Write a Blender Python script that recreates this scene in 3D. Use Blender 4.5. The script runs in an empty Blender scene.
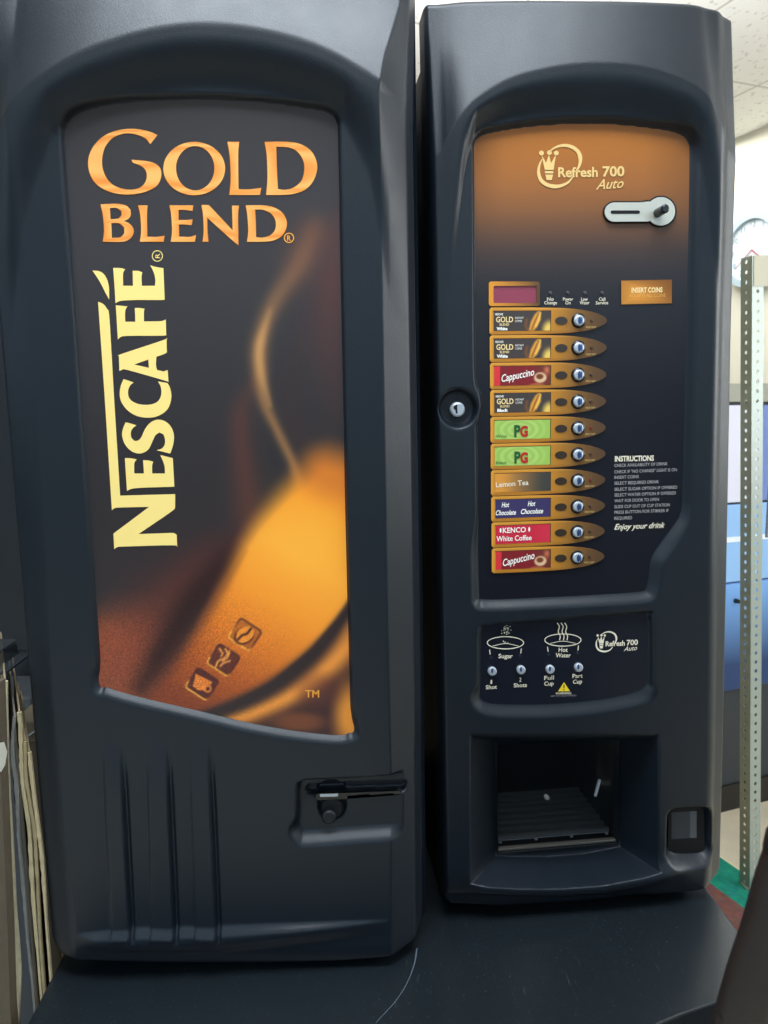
import bpy, bmesh, math, random
import numpy as np
from mathutils import Vector, Matrix
from mathutils.geometry import tessellate_polygon

random.seed(7); rng = np.random.default_rng(7)
scene = bpy.context.scene
col = scene.collection
link = col.objects.link

# ------------------------------------------------------------------ geometry frame
c0 = np.array([384., 512.]); FPX = 760.
def nrm(v):
    v = np.array(v, float); return v/np.linalg.norm(v)
def frame(vx, vz):
    ez = -nrm([vz[0]-c0[0], vz[1]-c0[1], FPX]); ex = nrm([vx[0]-c0[0], vx[1]-c0[1], FPX])
    ex = nrm(ex-ez*(ex@ez)); ey = np.cross(ez, ex); return np.array([ex, ey, ez])
FL = frame((18400, 240), (440, 6070)); FR = frame((7450, 245), (495, 6250))
D = .84; CAMH = 1.349
C = np.array([0, -D, CAMH])
def ray(px, py): return FL@np.array([px-c0[0], py-c0[1], FPX])
def at_y(px, py, y):
    r = ray(px, py); return C+r*((y-C[1])/r[1])
def at_z(px, py, z):
    r = ray(px, py); return C+r*((z-C[2])/r[2])
ZT = at_y(250, 959, .022)[2]-.004           # table top height
class Mach:
    def __init__(s, O, R): s.O = np.array(O, float); s.R = np.array(R, float)
    def loc(s, px, py, w=0.):              # pixel -> local (u, v) on plane w in front of the door plane
        px = np.asarray(px, float); py = np.asarray(py, float)
        r = np.stack([px-c0[0], py-c0[1], np.full_like(px, FPX)], -1)@FL.T
        n = s.R[:, 1]; o = s.O-w*n
        t = ((o-C)@n)/(r@n)
        p = (C+r*t[..., None]-s.O)@s.R
        return p[..., 0], p[..., 2]
    def proj(s, u, v, w=0.):
        p = np.stack([u, -np.asarray(w)+np.zeros_like(u), v], -1)@s.R.T+s.O-C
        q = p@FL
        return c0[0]+FPX*q[..., 0]/q[..., 2], c0[1]+FPX*q[..., 1]/q[..., 2]
    def mat(s):
        M = Matrix.Identity(4)
        for i in range(3):
            for j in range(3): M[i][j] = s.R[i][j]
            M[i][3] = s.O[i]
        return M
LM = Mach([at_y(245, 950, 0)[0], 0, ZT], np.eye(3))
_rb = at_z(580, 899, ZT+.009)
_RR = FL@FR.T
RM = Mach([_rb[0]-.018*_RR[0, 1], _rb[1]-.018*_RR[1, 1], ZT+.0035], _RR)

# ------------------------------------------------------------------ materials
def lin(c):
    c = np.asarray(c, float)/255.
    return np.where(c <= .04045, c/12.92, ((c+.055)/1.055)**2.4)
def adj(pts, d, vp=(350.4, 408.4), D_=.84):   # outline that will sit d behind the door plane
    return [(vp[0]+(x-vp[0])*(1+d/D_), vp[1]+(y-vp[1])*(1+d/D_)) for x, y in pts]
def mat(name, rgb, rough=.5, metal=0., spec=.5, emit=0., srgb=True, alpha=1.):
    m = bpy.data.materials.new(name); m.use_nodes = True
    b = m.node_tree.nodes['Principled BSDF']
    c = tuple(lin(rgb)) if srgb else tuple(rgb)
    b.inputs['Base Color'].default_value = (*c, 1)
    b.inputs['Roughness'].default_value = rough; b.inputs['Metallic'].default_value = metal
    b.inputs['Specular IOR Level'].default_value = spec
    if emit:
        b.inputs['Emission Color'].default_value = (*c, 1); b.inputs['Emission Strength'].default_value = emit
    b.inputs['Alpha'].default_value = alpha
    return m
def add_bump(m, scale, strength, dist=.001, detail=4, kind='noise', rough_var=0., stretch=None, col_var=0.):
    nt = m.node_tree; b = nt.nodes['Principled BSDF']
    tc = nt.nodes.new('ShaderNodeTexCoord'); src = tc.outputs['Object']
    if stretch:
        mp = nt.nodes.new('ShaderNodeMapping'); mp.inputs['Scale'].default_value = stretch
        nt.links.new(src, mp.inputs[0]); src = mp.outputs[0]
    if kind == 'noise':
        n = nt.nodes.new('ShaderNodeTexNoise'); n.inputs['Scale'].default_value = scale; n.inputs['Detail'].default_value = detail; o = n.outputs['Fac']
    else:
        n = nt.nodes.new('ShaderNodeTexVoronoi'); n.inputs['Scale'].default_value = scale; o = n.outputs['Distance']
    nt.links.new(src, n.inputs['Vector'])
    bp = nt.nodes.new('ShaderNodeBump'); bp.inputs['Strength'].default_value = strength; bp.inputs['Distance'].default_value = dist
    nt.links.new(o, bp.inputs['Height']); nt.links.new(bp.outputs[0], b.inputs['Normal'])
    if rough_var:
        mr = nt.nodes.new('ShaderNodeMapRange'); r = b.inputs['Roughness'].default_value
        mr.inputs['To Min'].default_value = r-rough_var; mr.inputs['To Max'].default_value = r+rough_var
        n2 = nt.nodes.new('ShaderNodeTexNoise'); n2.inputs['Scale'].default_value = scale*.05; nt.links.new(tc.outputs['Object'], n2.inputs['Vector'])
        nt.links.new(n2.outputs['Fac'], mr.inputs[0]); nt.links.new(mr.outputs[0], b.inputs['Roughness'])
    if col_var:
        c = b.inputs['Base Color'].default_value
        mx = nt.nodes.new('ShaderNodeMix'); mx.data_type = 'RGBA'
        mx.inputs[6].default_value = (c[0]*(1-col_var), c[1]*(1-col_var), c[2]*(1-col_var), 1)
        mx.inputs[7].default_value = (min(1, c[0]*(1+col_var)), min(1, c[1]*(1+col_var)), min(1, c[2]*(1+col_var)), 1)
        nt.links.new(o, mx.inputs[0]); nt.links.new(mx.outputs[2], b.inputs['Base Color'])
    return m
def vmat(name, rough=.35, spec=.5, emit=0.):
    m = mat(name, (128, 128, 128), rough, 0, spec); nt = m.node_tree; b = nt.nodes['Principled BSDF']
    a = nt.nodes.new('ShaderNodeAttribute'); a.attribute_name = 'Col'
    nt.links.new(a.outputs['Color'], b.inputs['Base Color'])
    if emit:
        nt.links.new(a.outputs['Color'], b.inputs['Emission Color']); b.inputs['Emission Strength'].default_value = emit
    return m
PLAST = add_bump(mat('slate_plastic', (.0064, .0112, .0182), .41, 0, .44, srgb=False), 760, .22, .0010, 5, rough_var=.05)
PLASTD = add_bump(mat('dark_plastic', (.006, .0085, .0115), .5, 0, .4, srgb=False), 420, .3, .001)
BLACK = mat('black_gloss', (.006, .006, .008), .22, 0, .5, srgb=False)
BLACKM = mat('black_matt', (.008, .008, .01), .6, 0, .3, srgb=False)
PRINT = vmat('printed_film', .33, .42, .04)
ADVERT = vmat('advert_film_glow', .33, .42, .16)  # glow added to the print to hold its brightness; no backlight known
PRINTS = vmat('printed_strip', .4, .35, .03)
CREAM = mat('cream_print', (255, 226, 138), .5, 0, .3, emit=.1)  # this and several other print inks get a slight added glow
PALE = mat('pale_print', (236, 228, 205), .5, 0, .3, emit=.08)
TAN = mat('tan_print', (232, 196, 128), .5, 0, .3)
WHITE = mat('white_print', (250, 248, 240), .5, 0, .3, emit=.08)
GREY = mat('grey_print', (150, 148, 150), .5, 0, .3, emit=.05)
DKGREEN = mat('green_print', (40, 95, 50), .5, 0, .3)
REDP = mat('red_print', (190, 40, 40), .5, 0, .3)
ORANGE = mat('gold_print', (240, 165, 70), .5, 0, .3, emit=.05)
YELLOW = mat('yellow_print', (245, 215, 50), .5, 0, .3, emit=.05)
DARKP = mat('dark_print', (35, 28, 28), .5, 0, .3)
CHROME = mat('chrome', (196, 204, 214), .3, .35)
BLUEB = mat('blue_steel', (52, 78, 128), .3, .3)
STEEL = mat('brushed_plate', (215, 213, 200), .38, .55)
MAROON = mat('display_filter', (142, 58, 78), .3, 0, .5, emit=.06)

# ------------------------------------------------------------------ mesh helpers
def setcol(me, cols):
    a = me.color_attributes.new('Col', 'FLOAT_COLOR', 'POINT')
    d = np.ones((len(me.vertices), 4), np.float32); d[:, :3] = cols
    a.data.foreach_set('color', d.ravel())
def obj(name, verts, faces, m, parent=None, smooth=False, cols=None):
    me = bpy.data.meshes.new(name)
    me.from_pydata([tuple(map(float, v)) for v in verts], [], [tuple(int(i) for i in f) for f in faces]); me.update()
    if m: me.materials.append(m)
    if smooth: me.polygons.foreach_set('use_smooth', [True]*len(me.polygons))
    if cols is not None: setcol(me, cols)
    o = bpy.data.objects.new(name, me); link(o)
    if parent: o.parent = parent
    return o
def from_bm(name, bm, m, parent=None, smooth=False, bevel=0., segs=2):
    me = bpy.data.meshes.new(name); bmesh.ops.recalc_face_normals(bm, faces=bm.faces[:]); bm.to_mesh(me); bm.free()
    if m: me.materials.append(m)
    if smooth: me.polygons.foreach_set('use_smooth', [True]*len(me.polygons))
    o = bpy.data.objects.new(name, me); link(o)
    if parent: o.parent = parent
    if bevel:
        b = o.modifiers.new('bevel', 'BEVEL'); b.width = bevel; b.segments = segs; b.limit_method = 'ANGLE'
    return o
def bm_box(bm, x0, x1, y0, y1, z0, z1):
    vs = [bm.verts.new((x, y, z)) for z in (z0, z1) for y in (y0, y1) for x in (x0, x1)]
    for f in ((0, 2, 3, 1), (4, 5, 7, 6), (0, 1, 5, 4), (1, 3, 7, 5), (3, 2, 6, 7), (2, 0, 4, 6)):
        bm.faces.new([vs[i] for i in f])
def box(name, x0, x1, y0, y1, z0, z1, m, parent=None, bevel=0.):
    bm = bmesh.new(); bm_box(bm, x0, x1, y0, y1, z0, z1); return from_bm(name, bm, m, parent, bevel=bevel)
def empty(name, label, cat, M=None, group=None):
    o = bpy.data.objects.new(name, None); link(o); o.empty_display_size = .05
    if M is not None: o.matrix_world = M
    return tag(o, label, cat, group)
def tag(o, label, cat, group=None, kind=None):
    if label: o['label'] = label
    if cat: o['category'] = cat
    if group: o['group'] = group
    if kind: o['kind'] = kind
    return o
def smooth_poly(pts, ang=42, n=4, closed=True):
    P = [np.array(p[:2], float) for p in pts]; N = len(P); out = []
    def corner(i):
        a = P[i]-P[i-1]; b = P[(i+1) % N]-P[i]
        ca = (a@b)/(np.linalg.norm(a)*np.linalg.norm(b)+1e-9)
        return math.degrees(math.acos(max(-1, min(1, ca)))) > ang
    K = [corner(i) for i in range(N)]
    for i in range(N):
        p1, p2 = P[i], P[(i+1) % N]
        p0 = p1-(p2-p1) if K[i] else P[i-1]
        p3 = p2+(p2-p1) if K[(i+1) % N] else P[(i+2) % N]
        for k in range(n):
            t = k/n
            out.append(.5*((2*p1)+(-p0+p2)*t+(2*p0-5*p1+4*p2-p3)*t*t+(-p0+3*p1-3*p2+p3)*t**3))
    return [tuple(p) for p in out]
def open_smooth(pts, n=6):
    P = [np.array(p, float) for p in pts]; out = []
    for i in range(len(P)-1):
        p0 = P[i-1] if i else 2*P[0]-P[1]; p1, p2 = P[i], P[i+1]; p3 = P[i+2] if i+2 < len(P) else 2*P[-1]-P[-2]
        for k in range(n):
            t = k/n
            out.append(.5*((2*p1)+(-p0+p2)*t+(2*p0-5*p1+4*p2-p3)*t*t+(-p0+3*p1-3*p2+p3)*t**3))
    out.append(P[-1]); return [tuple(p) for p in out]
def ell(cx, cy, rx, ry, n=36, a0=0., a1=360.):
    full = abs(a1-a0) >= 360
    return [(cx+rx*math.cos(math.radians(a0+(a1-a0)*k/(n if full else n-1))), cy+ry*math.sin(math.radians(a0+(a1-a0)*k/(n if full else n-1)))) for k in range(n)]
def rrect(x0, y0, x1, y1, r, n=5):
    out = []
    for cx, cy, a in ((x1-r, y1-r, 0), (x0+r, y1-r, 90), (x0+r, y0+r, 180), (x1-r, y0+r, 270)):
        out += [(cx+r*math.cos(math.radians(a+90*k/n)), cy+r*math.sin(math.radians(a+90*k/n))) for k in range(n+1)]
    return out
def stroke(pts, w):
    P = np.array(pts, float); n = len(P); W = np.broadcast_to(np.asarray(w, float), (n,))/2
    T = np.gradient(P, axis=0); T /= np.linalg.norm(T, axis=1)[:, None]+1e-9
    Nn = np.stack([-T[:, 1], T[:, 0]], 1)
    return [tuple(p) for p in P+Nn*W[:, None]]+[tuple(p) for p in (P-Nn*W[:, None])[::-1]]
def flat(M, name, shapes, w, m, parent, colf=None, thick=0., pw=None):
    """shapes: list of [outer, hole, ...] loops in picture-plane units, laid on the plane w of machine M"""
    V = []; F = []; PX = []
    for loops in shapes:
        base = len(V); ft = []
        for lp in loops:
            a = np.array([q[:2] for q in lp], float); u, v = M.loc(a[:, 0], a[:, 1], w if pw is None else pw)
            ft.append([Vector((x, y, 0)) for x, y in zip(u, v)])
            V += [(x, -w, y) for x, y in zip(u, v)]; PX += [tuple(q) for q in a]
        for t in tessellate_polygon(ft):
            a, b, c = [V[base+i] for i in t]
            if (b[0]-a[0])*(c[2]-a[2])-(b[2]-a[2])*(c[0]-a[0]) < 0: t = t[::-1]
            F.append(tuple(base+i for i in t))
        if thick:
            off = len(V); V += [(x, y+thick, z) for x, y, z in V[base:off]]; PX += PX[base:off]
            s = 0
            for lp in loops:
                n = len(lp)
                for k in range(n):
                    i, j = base+s+k, base+s+(k+1) % n
                    F.append((i, j, j+off-base, i+off-base))
                s += n
    cols = None
    if colf is not None:
        PX = np.array(PX); cols = colf(PX[:, 0], PX[:, 1])
    o = obj(name, V, F, m, parent, cols=cols)
    if thick:
        bm = bmesh.new(); bm.from_mesh(o.data); bmesh.ops.recalc_face_normals(bm, faces=bm.faces[:]); bm.to_mesh(o.data); bm.free()
    return o
_tc = {}
def text_geo(body, shear, bold):
    k = (body, shear, bold)
    if k in _tc: return _tc[k]
    cu = bpy.data.curves.new('t', 'FONT'); cu.body = body; cu.shear = shear; cu.offset = bold; cu.resolution_u = 3; cu.fill_mode = 'FRONT'
    o = bpy.data.objects.new('t', cu); link(o); dg = bpy.context.evaluated_depsgraph_get(); dg.update()
    me = bpy.data.meshes.new_from_object(o.evaluated_get(dg))
    V = np.array([v.co[:2] for v in me.vertices]); F = [tuple(p.vertices) for p in me.polygons]
    bpy.data.objects.remove(o); bpy.data.curves.remove(cu); bpy.data.meshes.remove(me)
    _tc[k] = (V, F); return V, F
def text(M, rows, w, m, parent, name='lettering'):
    """rows: (body, baseline start, baseline end, capital height, shear, bold) all gathered in one printed legend"""
    AV = []; AF = []
    for r in rows:
        body, p0, p1, h = r[:4]; sh = r[4] if len(r) > 4 else 0; bo = r[5] if len(r) > 5 else 0
        V, F = text_geo(body, sh, bo)
        (u0, u1), (v0, v1) = M.loc([p0[0], p1[0]], [p0[1], p1[1]], w)
        L = math.hypot(u1-u0, v1-v0); ax = np.array([u1-u0, v1-v0])/L; ay = np.array([-ax[1], ax[0]])
        hm = h*L/math.hypot(p1[0]-p0[0], p1[1]-p0[1])
        x = (V[:, 0]-V[:, 0].min())/(np.ptp(V[:, 0])+1e-9)*L; y = V[:, 1]/.73*hm
        P = np.array([u0, v0])+x[:, None]*ax+y[:, None]*ay
        b = len(AV); AV += [(p[0], -w, p[1]) for p in P]; AF += [tuple(i+b for i in f) for f in F]
    return obj(name, AV, AF, m, parent)
def poly_sd(X, Y, pts):
    P = np.array([p[:2] for p in pts], float); d = np.full(X.shape, 1e9); ins = np.zeros(X.shape, bool)
    for i in range(len(P)):
        a, b = P[i-1], P[i]; e = b-a; l2 = e@e+1e-12
        t = np.clip(((X-a[0])*e[0]+(Y-a[1])*e[1])/l2, 0, 1)
        d = np.minimum(d, (X-a[0]-t*e[0])**2+(Y-a[1]-t*e[1])**2)
        if a[1] != b[1]:
            cr = ((a[1] > Y) != (b[1] > Y)) & (X < (b[0]-a[0])*(Y-a[1])/(b[1]-a[1])+a[0]); ins ^= cr
    d = np.sqrt(d); return np.where(ins, -d, d)
def line_sd(X, Y, pts):
    P = np.array(pts, float); d = np.full(X.shape, 1e9); T = np.zeros(X.shape); L = np.linalg.norm(np.diff(P, axis=0), axis=1); S = np.concatenate([[0], np.cumsum(L)])
    for i in range(len(P)-1):
        a, b = P[i], P[i+1]; e = b-a; t = np.clip(((X-a[0])*e[0]+(Y-a[1])*e[1])/(e@e+1e-12), 0, 1)
        dd = np.hypot(X-a[0]-t*e[0], Y-a[1]-t*e[1]); k = dd < d; d = np.where(k, dd, d); T = np.where(k, (S[i]+t*L[i])/S[-1], T)
    return d, T
def ss(x, a, b):
    t = np.clip((x-a)/(b-a), 0, 1); return t*t*(3-2*t)
def ip(x, pts):
    p = np.array(pts, float); return np.interp(x, p[:, 0], p[:, 1])
def ipy(y, pts):                                  # x of an edge given as (x, y) points, by y
    p = np.array(sorted(pts, key=lambda q: q[1]), float); return np.interp(y, p[:, 1], p[:, 0])
def linfit(pts, M):
    a = np.array(pts, float); u, v = M.loc(a[:, 0], a[:, 1]); k = np.polyfit(v, u, 1); return lambda z: np.polyval(k, z)
def spacing(n, e=.012, m=4):
    s = np.linspace(0, 1, n); edge = np.array([0, .12, .3, .55, .8])*e
    return np.concatenate([edge, np.linspace(e, 1-e, n), 1-edge[::-1]])
def door_mesh(M, name, left, right, top, bottom, hf, m, parent, nu, nv, rb, rt, back, fil, holes=None, dense=None):
    tb = spacing(nv, .006)
    if dense: tb = np.unique(np.concatenate([tb, np.linspace(dense[0], dense[1], dense[2])]))
    sb = spacing(nu)
    fl, fr = linfit(left, M), linfit(right, M)
    bu, bv = M.loc(*np.array(bottom, float).T); tu, tv = M.loc(*np.array(top, float).T)
    o = np.argsort(bu); bu, bv = bu[o], bv[o]; o = np.argsort(tu); tu, tv = tu[o], tv[o]
    vmin, vmax = bv.min(), tv.max(); S, T = np.meshgrid(sb, tb)
    V = vmin+T*(vmax-vmin)
    L, R = fl(V), fr(V)
    for r, dv in ((rb, V-vmin), (rt, vmax-V)):
        q = np.clip(r-dv, 0, r); sh = r-np.sqrt(np.maximum(r*r-q*q, 0)); L = L+sh; R = R-sh
    U = L+(R-L)*S
    cb, ct = np.interp(U, bu, bv), np.interp(U, tu, tv)
    V = cb+T*(ct-cb)
    X, Y = M.proj(U, V)
    W = hf(X, Y)
    d = np.minimum.reduce([U-L, R-U, V-cb+1e-6, ct-V+1e-6])
    q = np.clip(fil-d, 0, fil); W = W-(fil-np.sqrt(np.maximum(fil*fil-q*q, 0)))
    n0, n1 = U.shape
    verts = np.stack([U, -W, V], -1).reshape(-1, 3)
    I = np.arange(n0*n1).reshape(n0, n1)
    q = np.stack([I[:-1, :-1], I[:-1, 1:], I[1:, 1:], I[1:, :-1]], -1).reshape(-1, 4)
    if holes is not None:
        Uc = (U[:-1, :-1]+U[1:, 1:])/2; Vc = (V[:-1, :-1]+V[1:, 1:])/2
        q = q[~holes(Uc, Vc).reshape(-1)]
    ring = np.concatenate([I[0, :], I[1:, -1], I[-1, ::-1][1:], I[::-1, 0][1:-1]])
    nb = len(verts); rv = verts[ring].copy(); rv[:, 1] = back
    verts = np.concatenate([verts, rv]); k = len(ring)
    sk = [(ring[(i+1) % k], ring[i], nb+i, nb+(i+1) % k) for i in range(k)]
    return obj(name, verts.tolist(), q.tolist()+sk+([] if holes is not None else [tuple(nb+i for i in range(k))]), m, parent, smooth=True)
def print_grid(M, name, outline, w, colf, m, parent, step=1.0, thick=.0):
    """a printed sheet: dense grid clipped to an outline, one colour per point"""
    a = np.array(outline, float); u, v = M.loc(a[:, 0], a[:, 1], w)
    loops = [Vector((x, y, 0)) for x, y in zip(u, v)]
    bm = bmesh.new(); vs = [bm.verts.new((x, -w, y)) for x, y in zip(u, v)]
    f = bm.faces.new(vs); bm.normal_update()
    if f.normal.y > 0: f.normal_flip()
    s = step*.0011
    for k in np.arange(u.min()+s, u.max(), s):
        bmesh.ops.bisect_plane(bm, geom=bm.faces[:]+bm.edges[:]+bm.verts[:], plane_co=(k, 0, 0), plane_no=(1, 0, 0))
    for k in np.arange(v.min()+s, v.max(), s):
        bmesh.ops.bisect_plane(bm, geom=bm.faces[:]+bm.edges[:]+bm.verts[:], plane_co=(0, 0, k), plane_no=(0, 0, 1))
    me = bpy.data.meshes.new(name); bm.to_mesh(me); bm.free(); me.materials.append(m)
    co = np.empty(len(me.vertices)*3); me.vertices.foreach_get('co', co); co = co.reshape(-1, 3)
    X, Y = M.proj(co[:, 0], co[:, 2], w); setcol(me, colf(X, Y))
    o = bpy.data.objects.new(name, me); link(o); o.parent = parent; return o
def fast_grid(M, name, outline, w, colf, m, parent, step=1.0):
    """as print_grid for large sheets: grid cells snapped along rows to the outline"""
    a = np.array(outline, float); u, v = M.loc(a[:, 0], a[:, 1], w)
    s = step*.0011; rows = np.linspace(v.min()+1e-5, v.max()-1e-5, int(np.ptp(v)/s)); n = int(np.ptp(u)/s)
    Ls, Rs = [], []
    for r in rows:
        xs = []
        for i in range(len(u)):
            v0, v1, u0, u1 = v[i-1], v[i], u[i-1], u[i]
            if (v0 > r) != (v1 > r): xs.append(u0+(r-v0)/(v1-v0)*(u1-u0))
        Ls.append(min(xs)); Rs.append(max(xs))
    S = np.linspace(0, 1, n); U = np.array(Ls)[:, None]+(np.array(Rs)-np.array(Ls))[:, None]*S; V = np.repeat(rows[:, None], n, 1)
    X, Y = M.proj(U, V, w); I = np.arange(U.size).reshape(U.shape)
    q = np.stack([I[:-1, :-1], I[:-1, 1:], I[1:, 1:], I[1:, :-1]], -1).reshape(-1, 4)
    return obj(name, np.stack([U, np.full_like(U, -w), V], -1).reshape(-1, 3).tolist(), q.tolist(), m, parent, cols=colf(X.ravel(), Y.ravel()))
def mixc(c, m, rgb): return c*(1-m[..., None])+np.asarray(rgb, float)*m[..., None]
def knob(M, name, px, py, w0, w1, r, m, parent, n=24, bev=.25, cap=True):
    """round turned piece standing out of the door from w0 to w1"""
    u, v = M.loc(px, py, w0); u, v = float(u), float(v); prof = [(r, w0), (r, w1-r*bev), (r*(1-bev*.5), w1-r*bev*.3), (r*(1-bev), w1), (.0, w1)]
    V = []; F = []
    for rr, w in prof[:-1]:
        V += [(u+rr*math.cos(2*math.pi*k/n), -w, v+rr*math.sin(2*math.pi*k/n)) for k in range(n)]
    for j in range(3):
        for k in range(n): F.append((j*n+k, j*n+(k+1) % n, (j+1)*n+(k+1) % n, (j+1)*n+k))
    F.append(tuple(3*n+k for k in range(n)))
    return obj(name, V, F, m, parent, smooth=False)

# ================================================================== LEFT MACHINE
left = empty('vending_machine', 'larger charcoal drinks vending machine on the left with a tall coffee advert panel', 'vending machine', LM.mat())
ARCH_L = open_smooth([(-20, 150), (5, 135), (24, 112), (45, 93), (70, 77), (100, 63), (145, 49), (190, 42), (235, 43), (285, 52), (330, 68), (378, 96), (420, 125)])
FOLD_LL = [(8, 60), (15, 150), (20, 235), (30, 300), (38, 430), (46, 560), (54, 700), (66, 830), (76, 930)]
OUT_L = adj([(-27, 0), (-1, 300), (21, 560), (38, 775), (56, 950)], .022)
FOLD_LR = [(404, -40), (400, 0), (384, 60), (378, 96), (380, 200), (384, 420), (388, 640), (391, 765), (391, 940)]
OUT_R = [(411, 0), (407.5, 120), (409, 200), (412, 420), (416, 700), (417, 940)]
P1 = smooth_poly([(64, 150), (65, 126), (72, 115), (90, 107), (120, 101.5), (170, 98), (220, 98), (270, 101.5), (310, 107), (328, 111), (337, 121), (338.5, 150), (342.5, 350), (347, 560), (351, 715), (349, 728), (340, 733), (300, 729.5), (250, 721), (200, 709), (150, 697.5), (118, 689), (105, 683), (100, 670), (90, 520), (77, 330)], 60, 4)
REC_L = smooth_poly([(299, 785), (302, 779), (312, 777), (360, 775), (440, 769), (440, 822), (360, 827), (310, 831), (302, 829), (299, 822)], 60, 3)
BANDS = [((105, 783), (112, 926), (121, 749), (131, 932)), ((148, 766), (152, 926), (167, 749), (175, 932)), ((191, 772), (196, 926), (210, 772), (217, 932))]
P1S = adj(P1, .0035); RECS = adj(REC_L, .011)
def hf_left(X, Y):
    up = ip(X, ARCH_L)-Y; up = np.where(up > 0, 125*np.tanh(up/125), up)
    wd = ip(X, [(-20, 260), (6, 220), (24, 120), (52, 54), (345, 52), (370, 90), (390, 200), (420, 260)])
    w = np.where(up > 0, .016-.00010*np.maximum(up-8, 0)-.0000010*np.maximum(up-8, 0)**2, .016*(1-ss(-up/wd, 0, 1)))-.00020*np.maximum(up-12, 0)
    # side chamfers
    xf, xo = ipy(Y, FOLD_LL), ipy(Y, OUT_L); t = np.clip((xf-X)/(xf-xo), 0, 1); w = w*(1-t)-.016*t*t**.3
    xf, xo = ipy(Y, FOLD_LR), ipy(Y, OUT_R); t = np.clip((X-xf)/(xo-xf), 0, 1); w = w*(1-t)-.025*t
    t2 = np.clip((X-xo)/9., 0, 1); w = w-.030*t2
    # panel inset with its rounded lower lip
    d = poly_sd(X, Y, P1S); low = ss(Y-ip(X, [(90, 684), (103, 685), (150, 698), (200, 709.5), (250, 721.5), (300, 730), (340, 734), (360, 735)]), -30, -2)
    m = (1-ss(d, -1., 3.))*(1-low)+low*(1-ss(d, -1., 11.)); w = w*(1-m)-(.0078+.0025*low)*m
    # bands at the foot
    fade = ss(Y, 735, 800)*(1-ss(Y, 934, 944))
    for l0, l1, r0, r1 in BANDS:
        k = (Y-l0[1])/(l1[1]-l0[1]); xl = l0[0]+(l1[0]-l0[0])*k
        k = (Y-r0[1])/(r1[1]-r0[1]); xr = r0[0]+(r1[0]-r0[0])*k
        prof = ss(X, xl-1.5, xl+.8)*(1-ss(X, xr-2, xr+1)); ramp = 1.2+.9*np.clip((X-xl)/(xr-xl), 0, 1)
        w = w+fade*(.0026*prof*ramp-.0036*np.exp(-((X-xr-2.2)/2.0)**2))
    # spear-shaped ledge
    yt = ip(X, [(76, 935), (130, 927), (220, 925), (300, 923), (388, 920)]); yb = ip(X, [(76, 936), (100, 940), (160, 941), (220, 939), (300, 930), (388, 921.5)])
    m = (X > 74)*(X < 388)
    w = w+m*(.007*ss(Y, yt-1, yt+(yb-yt)*.75)*(1-ss(Y, yb, yb+16)))*ss(yb-yt, 0, 8)
    # lever recess
    d = poly_sd(X, Y, RECS)
    lw = 3+9*ss(Y, 815, 832)
    mk = 1-ss(d, -2, lw); w = w*(1-mk)+np.minimum(w, -.013)*mk
    ds = line_sd(X, Y, [(311, 795), (402, 792)])[0]; w = w-.012*(1-ss(ds, 4.2, 6.2))
    db = line_sd(X, Y, [(331, 800), (332, 812)])[0]; w = w-.007*(1-ss(db, 13, 15))
    # foot rounding
    q = np.clip((Y-944)/26, 0, 1); w = w-.014*(1-np.sqrt(np.maximum(1-q*q, 0)))
    return w
door_mesh(LM, 'door', adj([(-1, 300), (21, 560), (38, 775), (54, 930)], .022), adj([(417, 120), (426, 880)], .050),
          [(-60, -78), (180, -88), (420, -78)], adj([(40, 944), (60, 950), (100, 953), (160, 956), (250, 957), (340, 953), (400, 946), (430, 938)], .020),
          hf_left, PLAST, left, 300, 640, .024, .03, .055, .006)
u0, _ = LM.loc(62, 900); u1, _ = LM.loc(421, 900); _, vt = LM.loc(200, -70)
box('cabinet', float(u0)+.006, float(u1)-.006, .055, .50, .001, float(vt)-.012, PLASTD, left, .012)

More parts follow.
